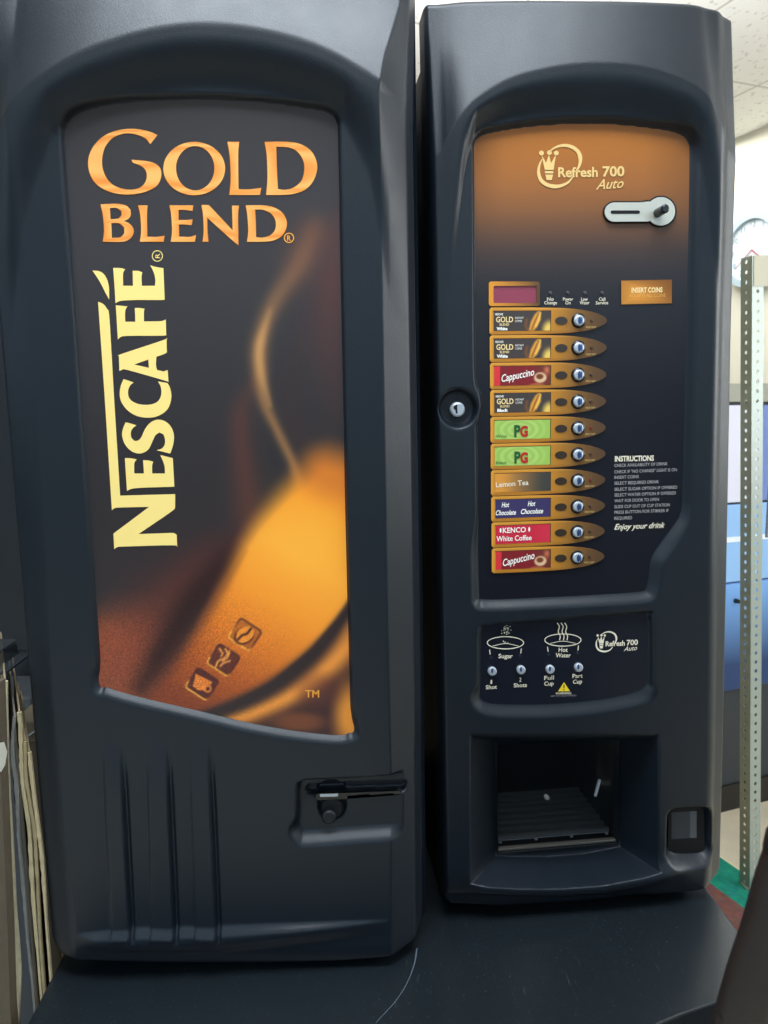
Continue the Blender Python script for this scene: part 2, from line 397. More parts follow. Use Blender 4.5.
# ---- printed advert
WP = -.0072
def art(X, Y):
    X = np.asarray(X, float); Y = np.asarray(Y, float)
    c = np.zeros(X.shape+(3,)); c[...] = (47, 43, 45)
    c = mixc(c, .5*ss(Y, 520, 120), (58, 55, 57))  # upper part lightened: ceiling glare put into the print colour
    g = rng.normal(0, 1, X.shape); g2 = rng.normal(0, 1, X.shape)
    def haze(pts, wd, rgb, al):
        nonlocal c
        d, t = line_sd(X, Y, open_smooth(pts)); wv = np.interp(t, np.linspace(0, 1, len(wd)), wd); av = np.interp(t, np.linspace(0, 1, len(al)), al)
        c = mixc(c, av*np.exp(-(d/wv)**2), rgb)
    haze([(345, 215), (335, 260), (330, 330), (336, 420)], [14, 22, 22, 18], (98, 48, 42), [.35, .55, .35, .1])
    haze([(312, 235), (296, 270), (282, 300)], [20, 18, 12], (104, 60, 45), [.6, .5, .2])
    haze([(258, 375), (241, 410), (243, 460), (252, 515), (270, 540)], [8, 12, 13, 18, 20], (98, 55, 45), [.2, .55, .6, .6, .7])
    haze([(315, 300), (300, 340), (290, 400), (300, 440)], [10, 12, 14, 12], (62, 42, 40), [.2, .3, .35, .4])
    haze([(240, 545), (215, 560), (190, 580), (150, 600)], [20, 30, 36, 40], (80, 36, 34), [.5, .5, .4, .3])
    haze([(316, 222), (300, 262), (274, 302), (261, 338), (259, 362), (263, 398), (278, 432), (294, 466), (303, 496)], [9, 12, 10, 9, 9, 7, 5.5, 5.5, 9], (160, 112, 68), [.12, .35, .45, .7, .85, .75, .7, .75, .8])
    haze([(270, 310), (260, 345), (261, 372), (270, 405)], [3, 5, 5, 3], (205, 150, 90), [.2, .7, .6, .3])
    # left bean: red-brown grain
    d = np.hypot((X-128)/78., (Y-672)/72.); c = mixc(c, (1-ss(d, .35, 1.25))*.95, (140, 70, 44))
    d = np.hypot((X-108)/45., (Y-650)/40.); c = mixc(c, (1-ss(d, .2, 1.2))*.5, (165, 82, 52))
    haze([(118, 664), (150, 622), (186, 578), (206, 548)], [30, 28, 22, 16], (112, 54, 42), [.4, .5, .4, .1])
    # main lit bean
    B = smooth_poly([(304, 478), (316, 462), (332, 460), (356, 478), (356, 585), (334, 622), (306, 652), (268, 682), (226, 702), (190, 716), (150, 700), (176, 664), (200, 622), (224, 580), (254, 532), (284, 496)], 60, 4)
    d = poly_sd(X, Y, B); soft = np.interp(Y, [455, 500, 560, 600], [26, 20, 14, 9])
    mk = 1-ss(d, -soft*.6, soft)
    ax = np.array([190-325, 705-480.]); L2 = ax@ax; t = ((X-325)*ax[0]+(Y-480)*ax[1])/L2
    st = np.linspace(0, 1, 6); bc = np.stack([np.interp(t, [0, .12, .3, .5, .68, .82, 1.], k) for k in ((226, 250, 255, 248, 216, 176, 128), (128, 156, 168, 150, 116, 86, 58), (40, 46, 56, 46, 38, 36, 34))], -1)
    c = c*(1-mk[..., None])+bc*mk[..., None]
    c = mixc(c, .35*np.exp(-(((X-310)/40.)**2+((Y-540)/38.)**2)), (255, 196, 70))
    # glow round its tip
    d = np.hypot((X-330)/34., (Y-470)/34.); c = mixc(c, .3*(1-ss(d, .2, 1.3))*(d > 0), (176, 98, 46))
    # groove between the halves
    haze([(240, 540), (223, 562), (202, 590), (182, 620), (164, 650), (142, 686)], [9, 13, 16, 17, 16, 12], (46, 24, 24), [.0, .7, .95, .95, .95, .7])
    haze([(246, 552), (228, 580), (207, 614), (186, 648)], [3, 5, 5, 4], (118, 64, 42), [.1, .4, .5, .3])
    # crease under the bean and the lower half
    d, t = line_sd(X, Y, open_smooth([(364, 618), (346, 648), (319, 675), (288, 697), (256, 712), (222, 724)]))
    C2 = [(360, 584), (336, 620), (310, 650), (272, 682), (230, 704), (190, 718), (190, 760), (380, 760), (380, 584)]
    below = 1-ss(poly_sd(X, Y, C2), -3, 3)
    cb = np.zeros_like(c); cb[...] = (60, 34, 34)
    cb = mixc(cb, np.exp(-(d/np.interp(t, [0, .4, 1], [17, 11, 8]))**2)*.95, (236, 146, 58))
    cb = mixc(cb, (1-ss(np.hypot((X-352)/18., (Y-716)/34.), .3, 1.5))*.9, (238, 150, 50))
    cb = mixc(cb, .35*(1-ss(np.hypot((X-300)/26., (Y-722)/10.), .4, 1.4)), (205, 110, 48))
    cb = mixc(cb, .45*(1-ss(np.hypot((X-318)/24., (Y-690)/20.), .3, 1.3)), (104, 52, 40))
    dc, tc = line_sd(X, Y, open_smooth([(360, 592), (338, 625), (312, 656), (278, 683), (240, 704), (196, 720)]))
    dk = np.exp(-(dc/np.interp(tc, [0, .5, 1], [5, 8, 7]))**2)
    c = c*(1-below[..., None])+cb*below[..., None]
    c = mixc(c, dk*.95, (44, 34, 36))
    # icons pressed into the bean
    for k, (ix, iy) in enumerate(((245, 634.5), (223.5, 660), (202, 684))):
        a = math.radians(33); x = (X-ix)*math.cos(a)+(Y-iy)*math.sin(a); y = -(X-ix)*math.sin(a)+(Y-iy)*math.cos(a)
        q = np.maximum(np.abs(x)-9.5, 0)**2+np.maximum(np.abs(y)-8.5, 0)**2; rd = np.sqrt(q)
        body = 1-ss(rd, 2.6, 4.2); fill = [.25, .75, .8][k]
        c = mixc(c, body*fill, (66, 30, 34))
        rim = np.exp(-((rd-3.2)/1.1)**2); c = mixc(c, rim*.75*(ss(-y+x*.4, -9, 6)), (70, 30, 34)); c = mixc(c, rim*.8*ss(y-x*.2, 4, 10), (250, 176, 70))
        lx, ly = X-ix, Y-iy
        if k == 0:
            b = math.radians(-38); ex = lx*math.cos(b)+ly*math.sin(b); ey = -lx*math.sin(b)+ly*math.cos(b)
            e = np.hypot(ex/10.5, ey/7.6); c = mixc(c, np.exp(-((e-1.05)/.14)**2)*.75*ss(ly-lx*.3, -6, 5), (60, 26, 30)); c = mixc(c, 1-ss(e, .85, 1.0), (236, 140, 48))
            dl = line_sd(lx, ly, open_smooth([(-7, 5), (-3, 1), (2, -1), (6, -6)]))[0]; c = mixc(c, np.exp(-(dl/1.3)**2), (66, 30, 30))
        elif k == 1:
            for pts in ([(-8, 7), (-5, 1), (1, -2), (4, -6), (2, -11)], [(-2, -4), (-1, -7), (-4, -11)], [(-3, 6), (0, 3), (6, 1)], [(-1, 1), (4, -3), (6, -9)]):
                dl = line_sd(lx, ly, open_smooth(pts))[0]; c = mixc(c, np.exp(-(dl/1.15)**2)*.9, (232, 150, 72))
        else:
            dp = poly_sd(lx, ly, [(-6, -10), (10, -2), (6, 4), (4, 6), (-4, 6), (-9, 2)]); c = mixc(c, 1-ss(dp, -.6, 1), (222, 122, 52))
            dl = np.hypot(lx-5.5, ly-4.5); c = mixc(c, np.exp(-((dl-3.2)/1.0)**2), (222, 122, 52)); c = mixc(c, (1-ss(dl, 1, 2)), (60, 28, 30))
    # print grain on the roast
    gr = ss(Y, 560, 650)*ss(-(X-.0), -330, -180); c = c*(1+.13*gr*g)[..., None]
    return np.clip(lin(np.clip(c, 0, 255))*1.0, 0, 1)
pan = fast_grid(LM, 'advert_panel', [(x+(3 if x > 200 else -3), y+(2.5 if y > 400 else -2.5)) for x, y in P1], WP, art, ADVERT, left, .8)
def crop(pts, x0, y0, s): return [(x0+p[0]/s, y0+p[1]/s) for p in pts]
Gd = lambda *loops: [crop(l, 80, 120, 3.072) for l in loops]
def goldc(X, Y):
    # warm left edges turning to pale gold on the right of every letter
    k = .5+.5*np.sin(X*.42+Y*.05); return lin(np.stack([232+20*k, 140+40*k, 58+42*k], -1))
gold = [
 Gd(smooth_poly([(238, 46), (215, 36), (185, 29), (150, 27), (110, 33), (75, 48), (48, 72), (30, 103), (25, 132), (29, 160), (42, 187), (65, 208), (100, 223), (140, 229), (180, 226), (215, 215), (238, 200), (248, 180), (250, 160), (243, 143), (225, 131), (195, 125), (158, 122), (163, 131), (180, 137), (196, 147), (204, 160), (205, 177), (198, 195), (183, 208), (160, 214), (130, 211), (100, 198), (80, 175), (69, 145), (69, 112), (78, 82), (98, 57), (125, 44), (152, 41), (182, 47), (203, 58), (216, 74)])),
 Gd(ell(351, 149, 95, 82, 48), ell(354, 148, 59, 68, 48)),
 Gd(smooth_poly([(453, 67), (489, 67), (486, 110), (487, 212), (520, 213), (557, 208), (553, 230), (459, 230), (463, 180), (460, 110)])),
 Gd(smooth_poly([(567, 67), (640, 67), (680, 75), (710, 95), (726, 125), (728, 155), (715, 190), (690, 215), (655, 227), (620, 230), (572, 230), (576, 180), (574, 110)]), smooth_poly([(603, 82), (640, 84), (668, 97), (686, 125), (689, 155), (680, 187), (655, 208), (630, 214), (608, 212), (605, 150)]))]
blend = [
 Gd(smooth_poly([(63, 259), (110, 257), (140, 262), (155, 275), (156, 292), (148, 304), (135, 310), (152, 318), (164, 333), (164, 350), (152, 366), (130, 374), (70, 374), (74, 340), (70, 290)]), smooth_poly([(92, 270), (112, 270), (127, 279), (128, 292), (118, 303), (94, 305)]), smooth_poly([(96, 317), (120, 317), (136, 330), (136, 348), (124, 360), (98, 362)])),
 Gd(smooth_poly([(178, 262), (208, 262), (206, 290), (207, 358), (235, 359), (260, 355), (257, 374), (184, 374), (188, 340), (185, 290)])),
 Gd(smooth_poly([(275, 262), (348, 262), (346, 279), (320, 276), (303, 276), (303, 307), (330, 307), (346, 305), (343, 323), (325, 321), (304, 321), (305, 358), (335, 359), (357, 353), (353, 374), (279, 374), (283, 340), (280, 290)])),
 Gd(smooth_poly([(373, 261), (396, 261), (469, 339), (468, 290), (467, 263), (489, 263), (486, 290), (487, 380), (478, 378), (391, 300), (392, 340), (395, 374), (377, 374), (380, 340), (378, 290)])),
 Gd(smooth_poly([(509, 262), (560, 262), (595, 268), (622, 285), (635, 310), (633, 335), (618, 358), (590, 371), (560, 374), (513, 374), (517, 340), (514, 290)]), smooth_poly([(538, 275), (563, 276), (588, 288), (601, 310), (600, 335), (586, 353), (562, 361), (541, 360), (540, 310)]))]
WT = WP+.0005
LETG = vmat('gold_letter', .45, .3, .12); DKL = mat('letter_edge', (120, 62, 24), .5, 0, .3)
sh = lambda S, dx, dy: [[[(x+dx, y+dy) for x, y in l] for l in s] for s in S]
flat(LM, 'lettering', sh(gold+blend, -.6, .5), WT-.0002, DKL, pan)
flat(LM, 'lettering', gold, WT, LETG, pan, colf=goldc)
flat(LM, 'lettering', blend, WT, LETG, pan, colf=goldc)
flat(LM, 'registered_mark', [[ell(80+642/3.072, 120+362/3.072, 5.2, 5.2, 28), ell(80+642/3.072, 120+362/3.072, 4.1, 4.1, 28)]], WT, ORANGE, pan)
text(LM, [('R', (287.2, 240.6), (291.0, 240.6), 5.2, 0, .02)], WT, ORANGE, pan, 'registered_letter')
A = lambda pts: crop(pts, 90, 240, 6.4)
B_ = lambda pts: [(p[0]-0, p[1]+1024) for p in pts]
nes = [
 [A(smooth_poly([(15, 195), (60, 200), (90, 220), (112, 260), (122, 310), (123, 382), (95, 330), (60, 262)]))],
 [A(smooth_poly([(52, 395), (85, 410), (110, 442), (123, 482), (140, 760), (155, 1024), (193, 1636), (545, 1626), (545, 1709), (520, 1739), (310, 1882), (480, 1876), (535, 1874), (555, 1886), (558, 1968), (530, 1954), (220, 1962), (175, 1966), (155, 1979), (150, 1879), (378, 1708), (200, 1712), (160, 1716), (140, 1730), (95, 1024)], 30))],
 [A(B_(smooth_poly([(223, 372), (255, 372), (300, 380), (284, 405), (283, 470), (345, 470), (340, 385), (375, 387), (405, 395), (398, 420), (398, 470), (480, 470), (475, 415), (450, 352), (490, 362), (530, 372), (540, 555), (330, 562), (270, 568), (237, 582), (228, 450)])))],
 [A(B_(smooth_poly([(228, 143), (260, 150), (297, 162), (275, 180), (262, 205), (265, 240), (285, 262), (310, 258), (330, 235), (350, 190), (380, 150), (420, 128), (460, 128), (500, 150), (528, 190), (538, 240), (530, 295), (513, 343), (470, 332), (425, 322), (460, 310), (478, 285), (480, 250), (470, 220), (445, 208), (420, 225), (400, 265), (375, 315), (335, 340), (295, 340), (255, 320), (222, 280), (205, 225), (212, 180)])))],
 [A(smooth_poly([(215, 890), (198, 930), (190, 980), (196, 1024), (215, 1060), (245, 1094), (290, 1122), (345, 1136), (410, 1134), (460, 1114), (495, 1084), (512, 1050), (520, 1014), (520, 980), (510, 940), (495, 915), (435, 905), (452, 938), (457, 975), (450, 1008), (432, 1034), (400, 1050), (350, 1055), (300, 1046), (262, 1025), (245, 995), (245, 960), (258, 930), (280, 912), (250, 901)]))],
 [A(smooth_poly([(185, 742), (200, 730), (470, 640), (490, 625), (492, 720), (470, 732), (425, 747), (422, 800), (430, 832), (470, 841), (497, 832), (503, 912), (480, 900), (240, 832), (205, 832), (188, 838)], 30)), A([(283, 797), (373, 765), (377, 818)])],
 [A(smooth_poly([(165, 417), (240, 425), (228, 445), (224, 480), (226, 523), (290, 523), (287, 435), (320, 435), (350, 440), (345, 462), (345, 521), (440, 520), (470, 515), (485, 508), (488, 610), (450, 613), (300, 613), (220, 615), (195, 622), (178, 637), (172, 530)], 35))],
 [A(smooth_poly([(148, 178), (200, 180), (226, 188), (212, 215), (212, 293), (275, 293), (273, 197), (310, 198), (335, 207), (330, 235), (332, 293), (415, 293), (418, 250), (405, 200), (385, 162), (420, 172), (470, 180), (478, 378), (460, 384), (300, 384), (210, 388), (180, 395), (163, 405), (157, 300)], 35))]]
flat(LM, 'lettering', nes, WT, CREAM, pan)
cx, cy = 90+431/6.4, 240+102/6.4
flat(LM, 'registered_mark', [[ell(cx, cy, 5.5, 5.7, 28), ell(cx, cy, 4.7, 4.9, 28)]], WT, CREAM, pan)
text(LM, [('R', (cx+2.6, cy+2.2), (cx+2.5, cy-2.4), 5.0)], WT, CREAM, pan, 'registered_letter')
text(LM, [('TM', (305.3, 697.3), (319.2, 697.3), 8.0, 0, .02)], WT, ORANGE, pan, 'trademark_letters')
# ---- lever in its recess
lev = knob(LM, 'lever_boss', 332.5, 806, -.021, -.0135, .0145, BLACKM, left)
knob(LM, 'lever_knob', 329, 814.5, -.0135, -.005, .0085, PLASTD, lev)
flat(LM, 'lever_arm', [[[(314, 797), (318, 793.5), (345, 793), (398, 791), (403, 793), (398, 795), (346, 799), (318, 800)]]], -.013, BLACK, left, thick=.004)
flat(LM, 'latch_strip', [[[(320, 794.2), (338, 793.6), (338, 796.4), (320, 797)]]], -.0115, CHROME, left, thick=.001)

# ================================================================== RIGHT MACHINE
right = empty('vending_machine', 'narrower charcoal drinks vending machine on the right with an orange-topped button panel', 'vending machine', RM.mat())
ARCH_R = open_smooth([(400, 190), (436, 165), (447, 146), (458, 127), (478, 108), (510, 90), (555, 79), (600, 76), (640, 80), (680, 93), (703, 110), (716, 133), (740, 160)])
FOLD_RR = [(724, 20), (719, 100), (716, 180), (713, 340), (708, 540), (707, 760), (704, 880)]
AR = lambda p, d: adj(p, d, (298.5, 413), .96)
OUT_RR = AR([(737, 20), (733, 200), (730, 340), (727, 540), (721, 760), (717, 880)], .034)
FOLD_RL = [(433, 15), (446, 640), (449, 880)]
P2 = smooth_poly([(474, 165), (474, 146), (479, 137), (492, 132), (530, 126), (575, 123), (620, 124), (660, 129), (680, 134), (688, 142), (689.5, 160), (688, 250), (684.5, 400), (682.3, 490), (681.5, 506), (679, 516), (674, 524), (665, 536), (655.5, 549), (651, 556.5), (648.8, 565), (647.5, 578), (645.5, 587), (640, 591), (600, 594), (540, 597), (488, 599), (481, 596), (479.5, 585), (477, 440), (478.5, 424), (482, 408), (480, 392), (476, 380), (475, 330)], 60, 3)
P3 = smooth_poly([(480, 640), (481, 630), (488, 626), (560, 620), (640, 612.5), (646, 615), (648, 624), (648, 676), (645, 686), (634, 692), (600, 699), (560, 703), (520, 704), (492, 703), (482, 699), (480, 690)], 60, 3)
CUP = smooth_poly([(667, 820), (668, 811), (673, 808), (697, 806.5), (704, 809), (706, 818), (706, 842), (703, 852), (695, 855), (680, 856.5), (671, 854), (667, 844)], 60, 3)
LIP = [(440, 884), (480, 884), (520, 886.5), (560, 886.5), (600, 883), (640, 875), (668, 867), (700, 858), (740, 850)]
(nuA, nuB), (nvT, nvB) = RM.loc([509, 634], [764, 866])
nuA, nuB = float(nuA), float(nuB); nvT, nvB = float(nvT), float(nvB); ND = .058
P2S, P3S, CUPS = AR(P2, .0085), AR(P3, .008), AR(CUP, .012)
def hf_right(X, Y):
    up = ip(X, ARCH_R)-Y; up = np.where(up > 0, 170*np.tanh(up/170), up)
    wd = ip(X, [(436, 240), (450, 180), (464, 60), (474, 24), (492, 27), (530, 38), (580, 46), (640, 47), (685, 46), (700, 60), (716, 140), (735, 250)])
    w = np.where(up > 0, .014-.00010*np.maximum(up-8, 0), np.maximum(.014*(1-ss(-up/wd, 0, 1)), 0))*(1-.85*ss(X, 700, 736))*(.15+.85*ss(X, 432, 470))-.00018*np.maximum(up-8, 0)
    xf, xo = ipy(Y, FOLD_RR), ipy(Y, OUT_RR); t = np.clip((X-xf)/(xo-xf), 0, 1); w = w-.030*t*ss(t, -.1, .5)*(.7+.3*ss(Y, 20, 220))
    xf = ipy(Y, FOLD_RL); t = np.clip((xf-X)/8., 0, 1); w = w-.012*t*t
    # shallow side of the frame where the arch runs down
    # main fascia
    d = poly_sd(X, Y, P2S)
    ang = ss(Y, 505, 560)
    lw = 4+7*ang+4*ss(X, 640, 690)
    m = 1-ss(d, -1., lw); w = w*(1-m)-.0092*m
    # lower fascia
    d = poly_sd(X, Y, P3S); lw = 4+9*ss(Y, 680, 700)
    w = w-.0085*(1-ss(d, -1., lw))
    # ridge between the two fascias
    # lock well
    dl = np.hypot(X-458.3, (Y-408.5)); w = w-.012*(1-ss(dl, 16, 20.5))
    # cup opening: funnel that narrows to the hole
    yl = ip(X, LIP)
    dx = np.minimum(ss(X, 468, 506)*38/18., 1); 
    fx = np.minimum(np.clip((X-470)/36., 0, 1), np.clip((659-X)/22., 0, 1))
    fy = np.minimum(ss(Y, 733, 763), np.clip((yl-Y)/6., 0, 1))
    f = np.minimum(fx, fy); w = w*(1-np.minimum(f*6, 1)*0)-ND*np.clip(f, 0, 1)
    w = w+.010*np.exp(-((Y-yl-4)/9.)**2)*ss(X, 462, 490)*(1-ss(X, 660, 705))
    # coin return cup
    d = poly_sd(X, Y, CUPS); w = w-.020*(1-ss(d, -3, 6+3*ss(Y, 845, 856)))
    q = np.clip((Y-872)/28, 0, 1); w = w-.014*(1-np.sqrt(np.maximum(1-q*q, 0)))
    return w
def in_hole(U, V):
    h = (U > nuA)*(U < nuB)*(V > nvB)*(V < nvT)
    return h.astype(bool)
door_mesh(RM, 'door', AR([(426, 15), (439, 640), (443, 880)], .012), OUT_RR, AR([(422, -3), (445, -2), (500, 0), (580, 2), (690, 3), (725, 5), (745, 6)], .012),
          AR([(443, 902), (500, 905), (580, 900), (660, 891), (700, 884), (717, 880)], .018), hf_right, PLAST, right, 260, 560, .016, .005, .060, .006, in_hole, (.008, .062, 110))
uA, _ = RM.loc(443, 880); uB, _ = RM.loc(717, 860); _, vt = RM.loc(580, 6)
hb = float(vt)-.012
bm = bmesh.new(); a, b = float(uA)+.008, float(uB)-.012
cab = []
bm_box(bm, a, nuA-.004, .060, .48, .001, hb); bm_box(bm, nuB+.004, b, .060, .48, .001, hb)
bm_box(bm, nuA-.004, nuB+.004, .060, .48, nvT+.004, hb); bm_box(bm, nuA-.004, nuB+.004, .060, .48, .001, nvB-.004)
bm_box(bm, nuA-.004, nuB+.004, .27, .48, nvB-.004, nvT+.004)
from_bm('cabinet', bm, PLASTD, right)
# cup station lining: five walls
yb, yf = .262, ND-.004
nv = [(nuA, yf, nvB), (nuB, yf, nvB), (nuB, yf, nvT), (nuA, yf, nvT), (nuA, yb, nvB), (nuB, yb, nvB), (nuB, yb, nvT), (nuA, yb, nvT)]
niche = obj('cup_station', nv, [(4, 5, 6, 7), (0, 1, 5, 4), (1, 2, 6, 5), (2, 3, 7, 6), (3, 0, 4, 7)], mat('station_lining', (.014, .017, .02), .5, srgb=False), right)
bm = bmesh.new()
for k in range(8):
    y = yf+.020+k*.0165; bm_box(bm, nuA+.004, nuB-.004, y, y+.007, nvB+.006, nvB+.012)
for k in range(4):
    x = nuA+.006+(nuB-nuA-.016)*k/3; bm_box(bm, x, x+.004, yf+.018, yf+.145, nvB+.0035, nvB+.0075)
GRILL = mat('drip_grille', (.24, .26, .28), .35, .3, .5, srgb=False)
from_bm('drip_grille', bm, GRILL, niche)
box('tray_edge', nuA+.001, nuB-.001, yf+.003, yf+.010, nvB+.001, nvB+.0045, mat('tray_trim', (165, 160, 150), .3, .8), niche, .0008)
nz = knob(RM, 'glint_bead', 546, 796, -.105, -.098, .0032, mat('glint_white', (235, 238, 240), .3, emit=.15), niche)  # white glowing bead added in place of a reflection spot on the pane
GLASS = mat('smoked_pane', (.012, .015, .018), .06, 0, .5, srgb=False, alpha=.30)
pane = box('cup_door', nuA+.002, nuB-.002, yf+.012, yf+.015, nvB+.012, nvT-.002, GLASS, niche)
p = [RM.loc(x, y, -ND-.010) for x, y in ((593, 793), (597.5, 777))]
def bar(name, a, b, r, m, parent, n=10):
    a, b = Vector(a), Vector(b); z = (b-a).normalized(); x = z.orthogonal().normalized(); y = z.cross(x)
    V = [tuple(q+(x*math.cos(2*math.pi*k/n)+y*math.sin(2*math.pi*k/n))*r) for q in (a, b) for k in range(n)]
    return obj(name, V, [(k, (k+1) % n, n+(k+1) % n, n+k) for k in range(n)]+[tuple(range(n))[::-1], tuple(range(n, 2*n))], m, parent, smooth=False)
bar('glint_bar', (float(p[0][0]), yf+.006, float(p[0][1])), (float(p[1][0]), yf+.006, float(p[1][1])), .0022, CHROME, niche)  # chrome bar put in where a key-shaped reflection sits on the pane
# coin return flap
cl = obj('coin_return', [], [], None, right)
bpy.data.objects.remove(cl)
def cupcol(X, Y):
    k = ss(X, 684, 699)*.6; c = np.zeros(X.shape+(3,)); c[...] = (62, 66, 72); return lin(mixc(c, ((X > 690)*(X < 697))*.7, (112, 116, 122)))
cupf = fast_grid(RM, 'coin_flap', [(671, 812), (699, 810.5), (699, 838), (671, 840)], -.017, cupcol, PRINTS, right, 1)
flat(RM, 'flap_frame', [[[(668, 808), (704, 806.5), (705, 852), (668, 855)], [(671.5, 812.5), (697, 811), (697, 838), (671.5, 839.5)]]], -.0165, BLACKM, right, thick=.002)
# lock
lk = knob(RM, 'lock_cylinder', 456.5, 409.5, -.0125, -.004, .0092, CHROME, right)
flat(RM, 'keyhole', [[[(455.4, 404.5), (457.2, 404.5), (457.6, 413.5), (455.8, 413.5)]], [[(453.6, 406.2), (455.6, 405.6), (455.8, 410), (453.8, 409)]]], -.0037, BLACKM, lk)

# ---- main fascia print
WF = -.0087
def fasc(X, Y):
    yy = Y+.02*(X-580)
    st = [120, 150, 185, 210, 232, 252, 275, 300, 400, 600]
    ch = [(200, 122, 46), (196, 119, 46), (178, 110, 52), (150, 96, 54), (112, 76, 54), (78, 60, 54), (52, 46, 49), (38, 37, 44), (27, 28, 38), (23, 25, 37)]
    c = np.stack([np.interp(yy, st, [k[i] for k in ch]) for i in range(3)], -1)
    e = np.clip(1-np.minimum((X-474)/30., (690-X)/45.), 0, 1)
    return np.clip(lin(c*(1-.14*e*ss(-Y, -300, -150))[..., None])*.72, 0, 1)
pan2 = fast_grid(RM, 'control_fascia', [(x+(3 if x > 580 else -3), y+(2 if y > 350 else -2.5)) for x, y in P2], WF, fasc, PRINT, right, 1.2)
WQ = WF+.0006
def crown(x0, y0, s, w, m, parent, rot=0.):
    K = lambda pts: crop(pts, x0, y0, s)
    arc = open_smooth([(132, 100), (150, 84), (178, 72), (212, 70), (245, 82), (266, 104), (273, 132), (268, 160), (252, 190)], 5)
    arc2 = open_smooth([(238, 212), (218, 236), (190, 250), (158, 255), (124, 248), (98, 230), (86, 205), (84, 178), (90, 152), (100, 132)], 5)
    S = [[K(stroke(arc, np.interp(np.linspace(0, 1, len(arc)), [0, .3, .7, 1], [4, 13, 19, 7])))],
         [K(stroke(arc2, np.interp(np.linspace(0, 1, len(arc2)), [0, .35, .7, 1], [6, 18, 15, 4])))]]
    for bx in (97, 133, 164): S.append([K(ell(bx, 104 if bx != 133 else 102, 11, 11, 18))])
    S += [[K([(97, 110), (118, 148), (131, 110), (140, 150), (163, 110), (152, 180), (112, 180)])], [K([(112, 185), (151, 185), (150, 196), (113, 196)])], [K([(114, 201), (149, 201), (144, 226), (120, 226)])]]
    flat(RM, 'crown_emblem', S, w, m, parent)
crown(520, 130, 4.518, WQ, TAN, pan2)
text(RM, [('Refresh', (558.2, 177.0), (597.8, 176.6), 9.2, 0, .028), ('700', (602.5, 176.3), (624.5, 176.0), 9.4, 0, .028)], WQ, TAN, pan2)
text(RM, [('Auto', (596, 189.5), (624, 187.6), 9.5, .45, .008)], WQ, TAN, pan2)
# coin slot plate
caps = ell(614.5, 212, 9.6, 9.6, 18, 90, 270)+[(640, 202.4), (648, 201.5)]+ell(661, 211.2, 14.2, 14.2, 26, -138, 138)+[(648, 221.4), (640, 221.4)]
cp_rim = ell(614.5, 212, 11, 11, 18, 90, 270)+[(640, 201.2), (648, 199.8)]+ell(661, 211.2, 15.6, 15.6, 26, -138, 138)+[(648, 223), (640, 222.8)]
cp = flat(RM, 'coin_slot_plate', [[caps]], WF+.004, STEEL, right, thick=.004)
flat(RM, 'plate_gasket', [[cp_rim]], WF+.0025, BLACKM, cp, thick=.0025)
flat(RM, 'coin_slot', [[rrect(610.7, 210.4, 640, 213.7, 1.6)]], WF+.0044, BLACKM, cp)
knob(RM, 'return_knob', 657.5, 213, WF+.004, WF+.025, .0052, BLACK, cp, bev=.3)
# display
def oc(X, Y):
    k = ss(X, 489, 540); c = np.zeros(X.shape+(3,)); c[...] = (226, 150, 52); return lin(mixc(c, k*.85, (70, 52, 44)))
dsp = flat(RM, 'display_bezel', [[rrect(489, 281.5, 540, 306, 2.5), rrect(493.5, 285.8, 536.5, 303, 1.5)[::-1]]], WF+.002, PRINTS, right, colf=oc, thick=.002)
flat(RM, 'display_window', [[[(493, 285), (537, 285), (537, 303.5), (493, 303.5)]]], WF+.0008, MAROON, dsp)
for k, x in enumerate((550.2, 567.6, 584.6, 602.0)):
    knob(RM, 'indicator_lamp', x, 293, WF, WF+.0015, .0021, mat('lamp_smoke', (70, 66, 66), .3), right, 14)
L4 = [('No', 547, 553.6, 'Change', 544.3, 557), ('Power', 563, 573.2, 'On', 565.4, 570.6), ('Low', 581.2, 587.7, 'Water', 579.8, 589.4), ('Call', 598.9, 605.3, 'Service', 595.8, 608.2)]
rows = []
for a, x0, x1, b, x2, x3 in L4:
    rows += [(a, (x0, 300.7), (x1, 300.6), 3.2, 0, .008), (b, (x2, 304.4), (x3, 304.2), 3.2, 0, .008)]
text(RM, rows, WQ, PALE, pan2)
# insert coins plate
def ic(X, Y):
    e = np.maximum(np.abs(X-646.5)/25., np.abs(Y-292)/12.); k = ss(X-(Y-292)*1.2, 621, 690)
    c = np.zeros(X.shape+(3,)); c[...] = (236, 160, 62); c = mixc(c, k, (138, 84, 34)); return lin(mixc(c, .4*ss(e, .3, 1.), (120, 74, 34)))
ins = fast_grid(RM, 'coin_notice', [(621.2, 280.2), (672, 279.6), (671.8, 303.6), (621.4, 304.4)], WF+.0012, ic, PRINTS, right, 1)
text(RM, [('INSERT COINS', (631.5, 292.6), (662.5, 292.2), 4.8, 0, .03)], WF+.0016, mat('pale_gold_print', (250, 222, 160), .5, emit=.08), ins)
text(RM, [('ACCEPTS ALL COINS', (629, 297.3), (665.5, 296.8), 3.4, 0, .0)], WF+.0016, mat('amber_print', (236, 178, 90), .5), ins)
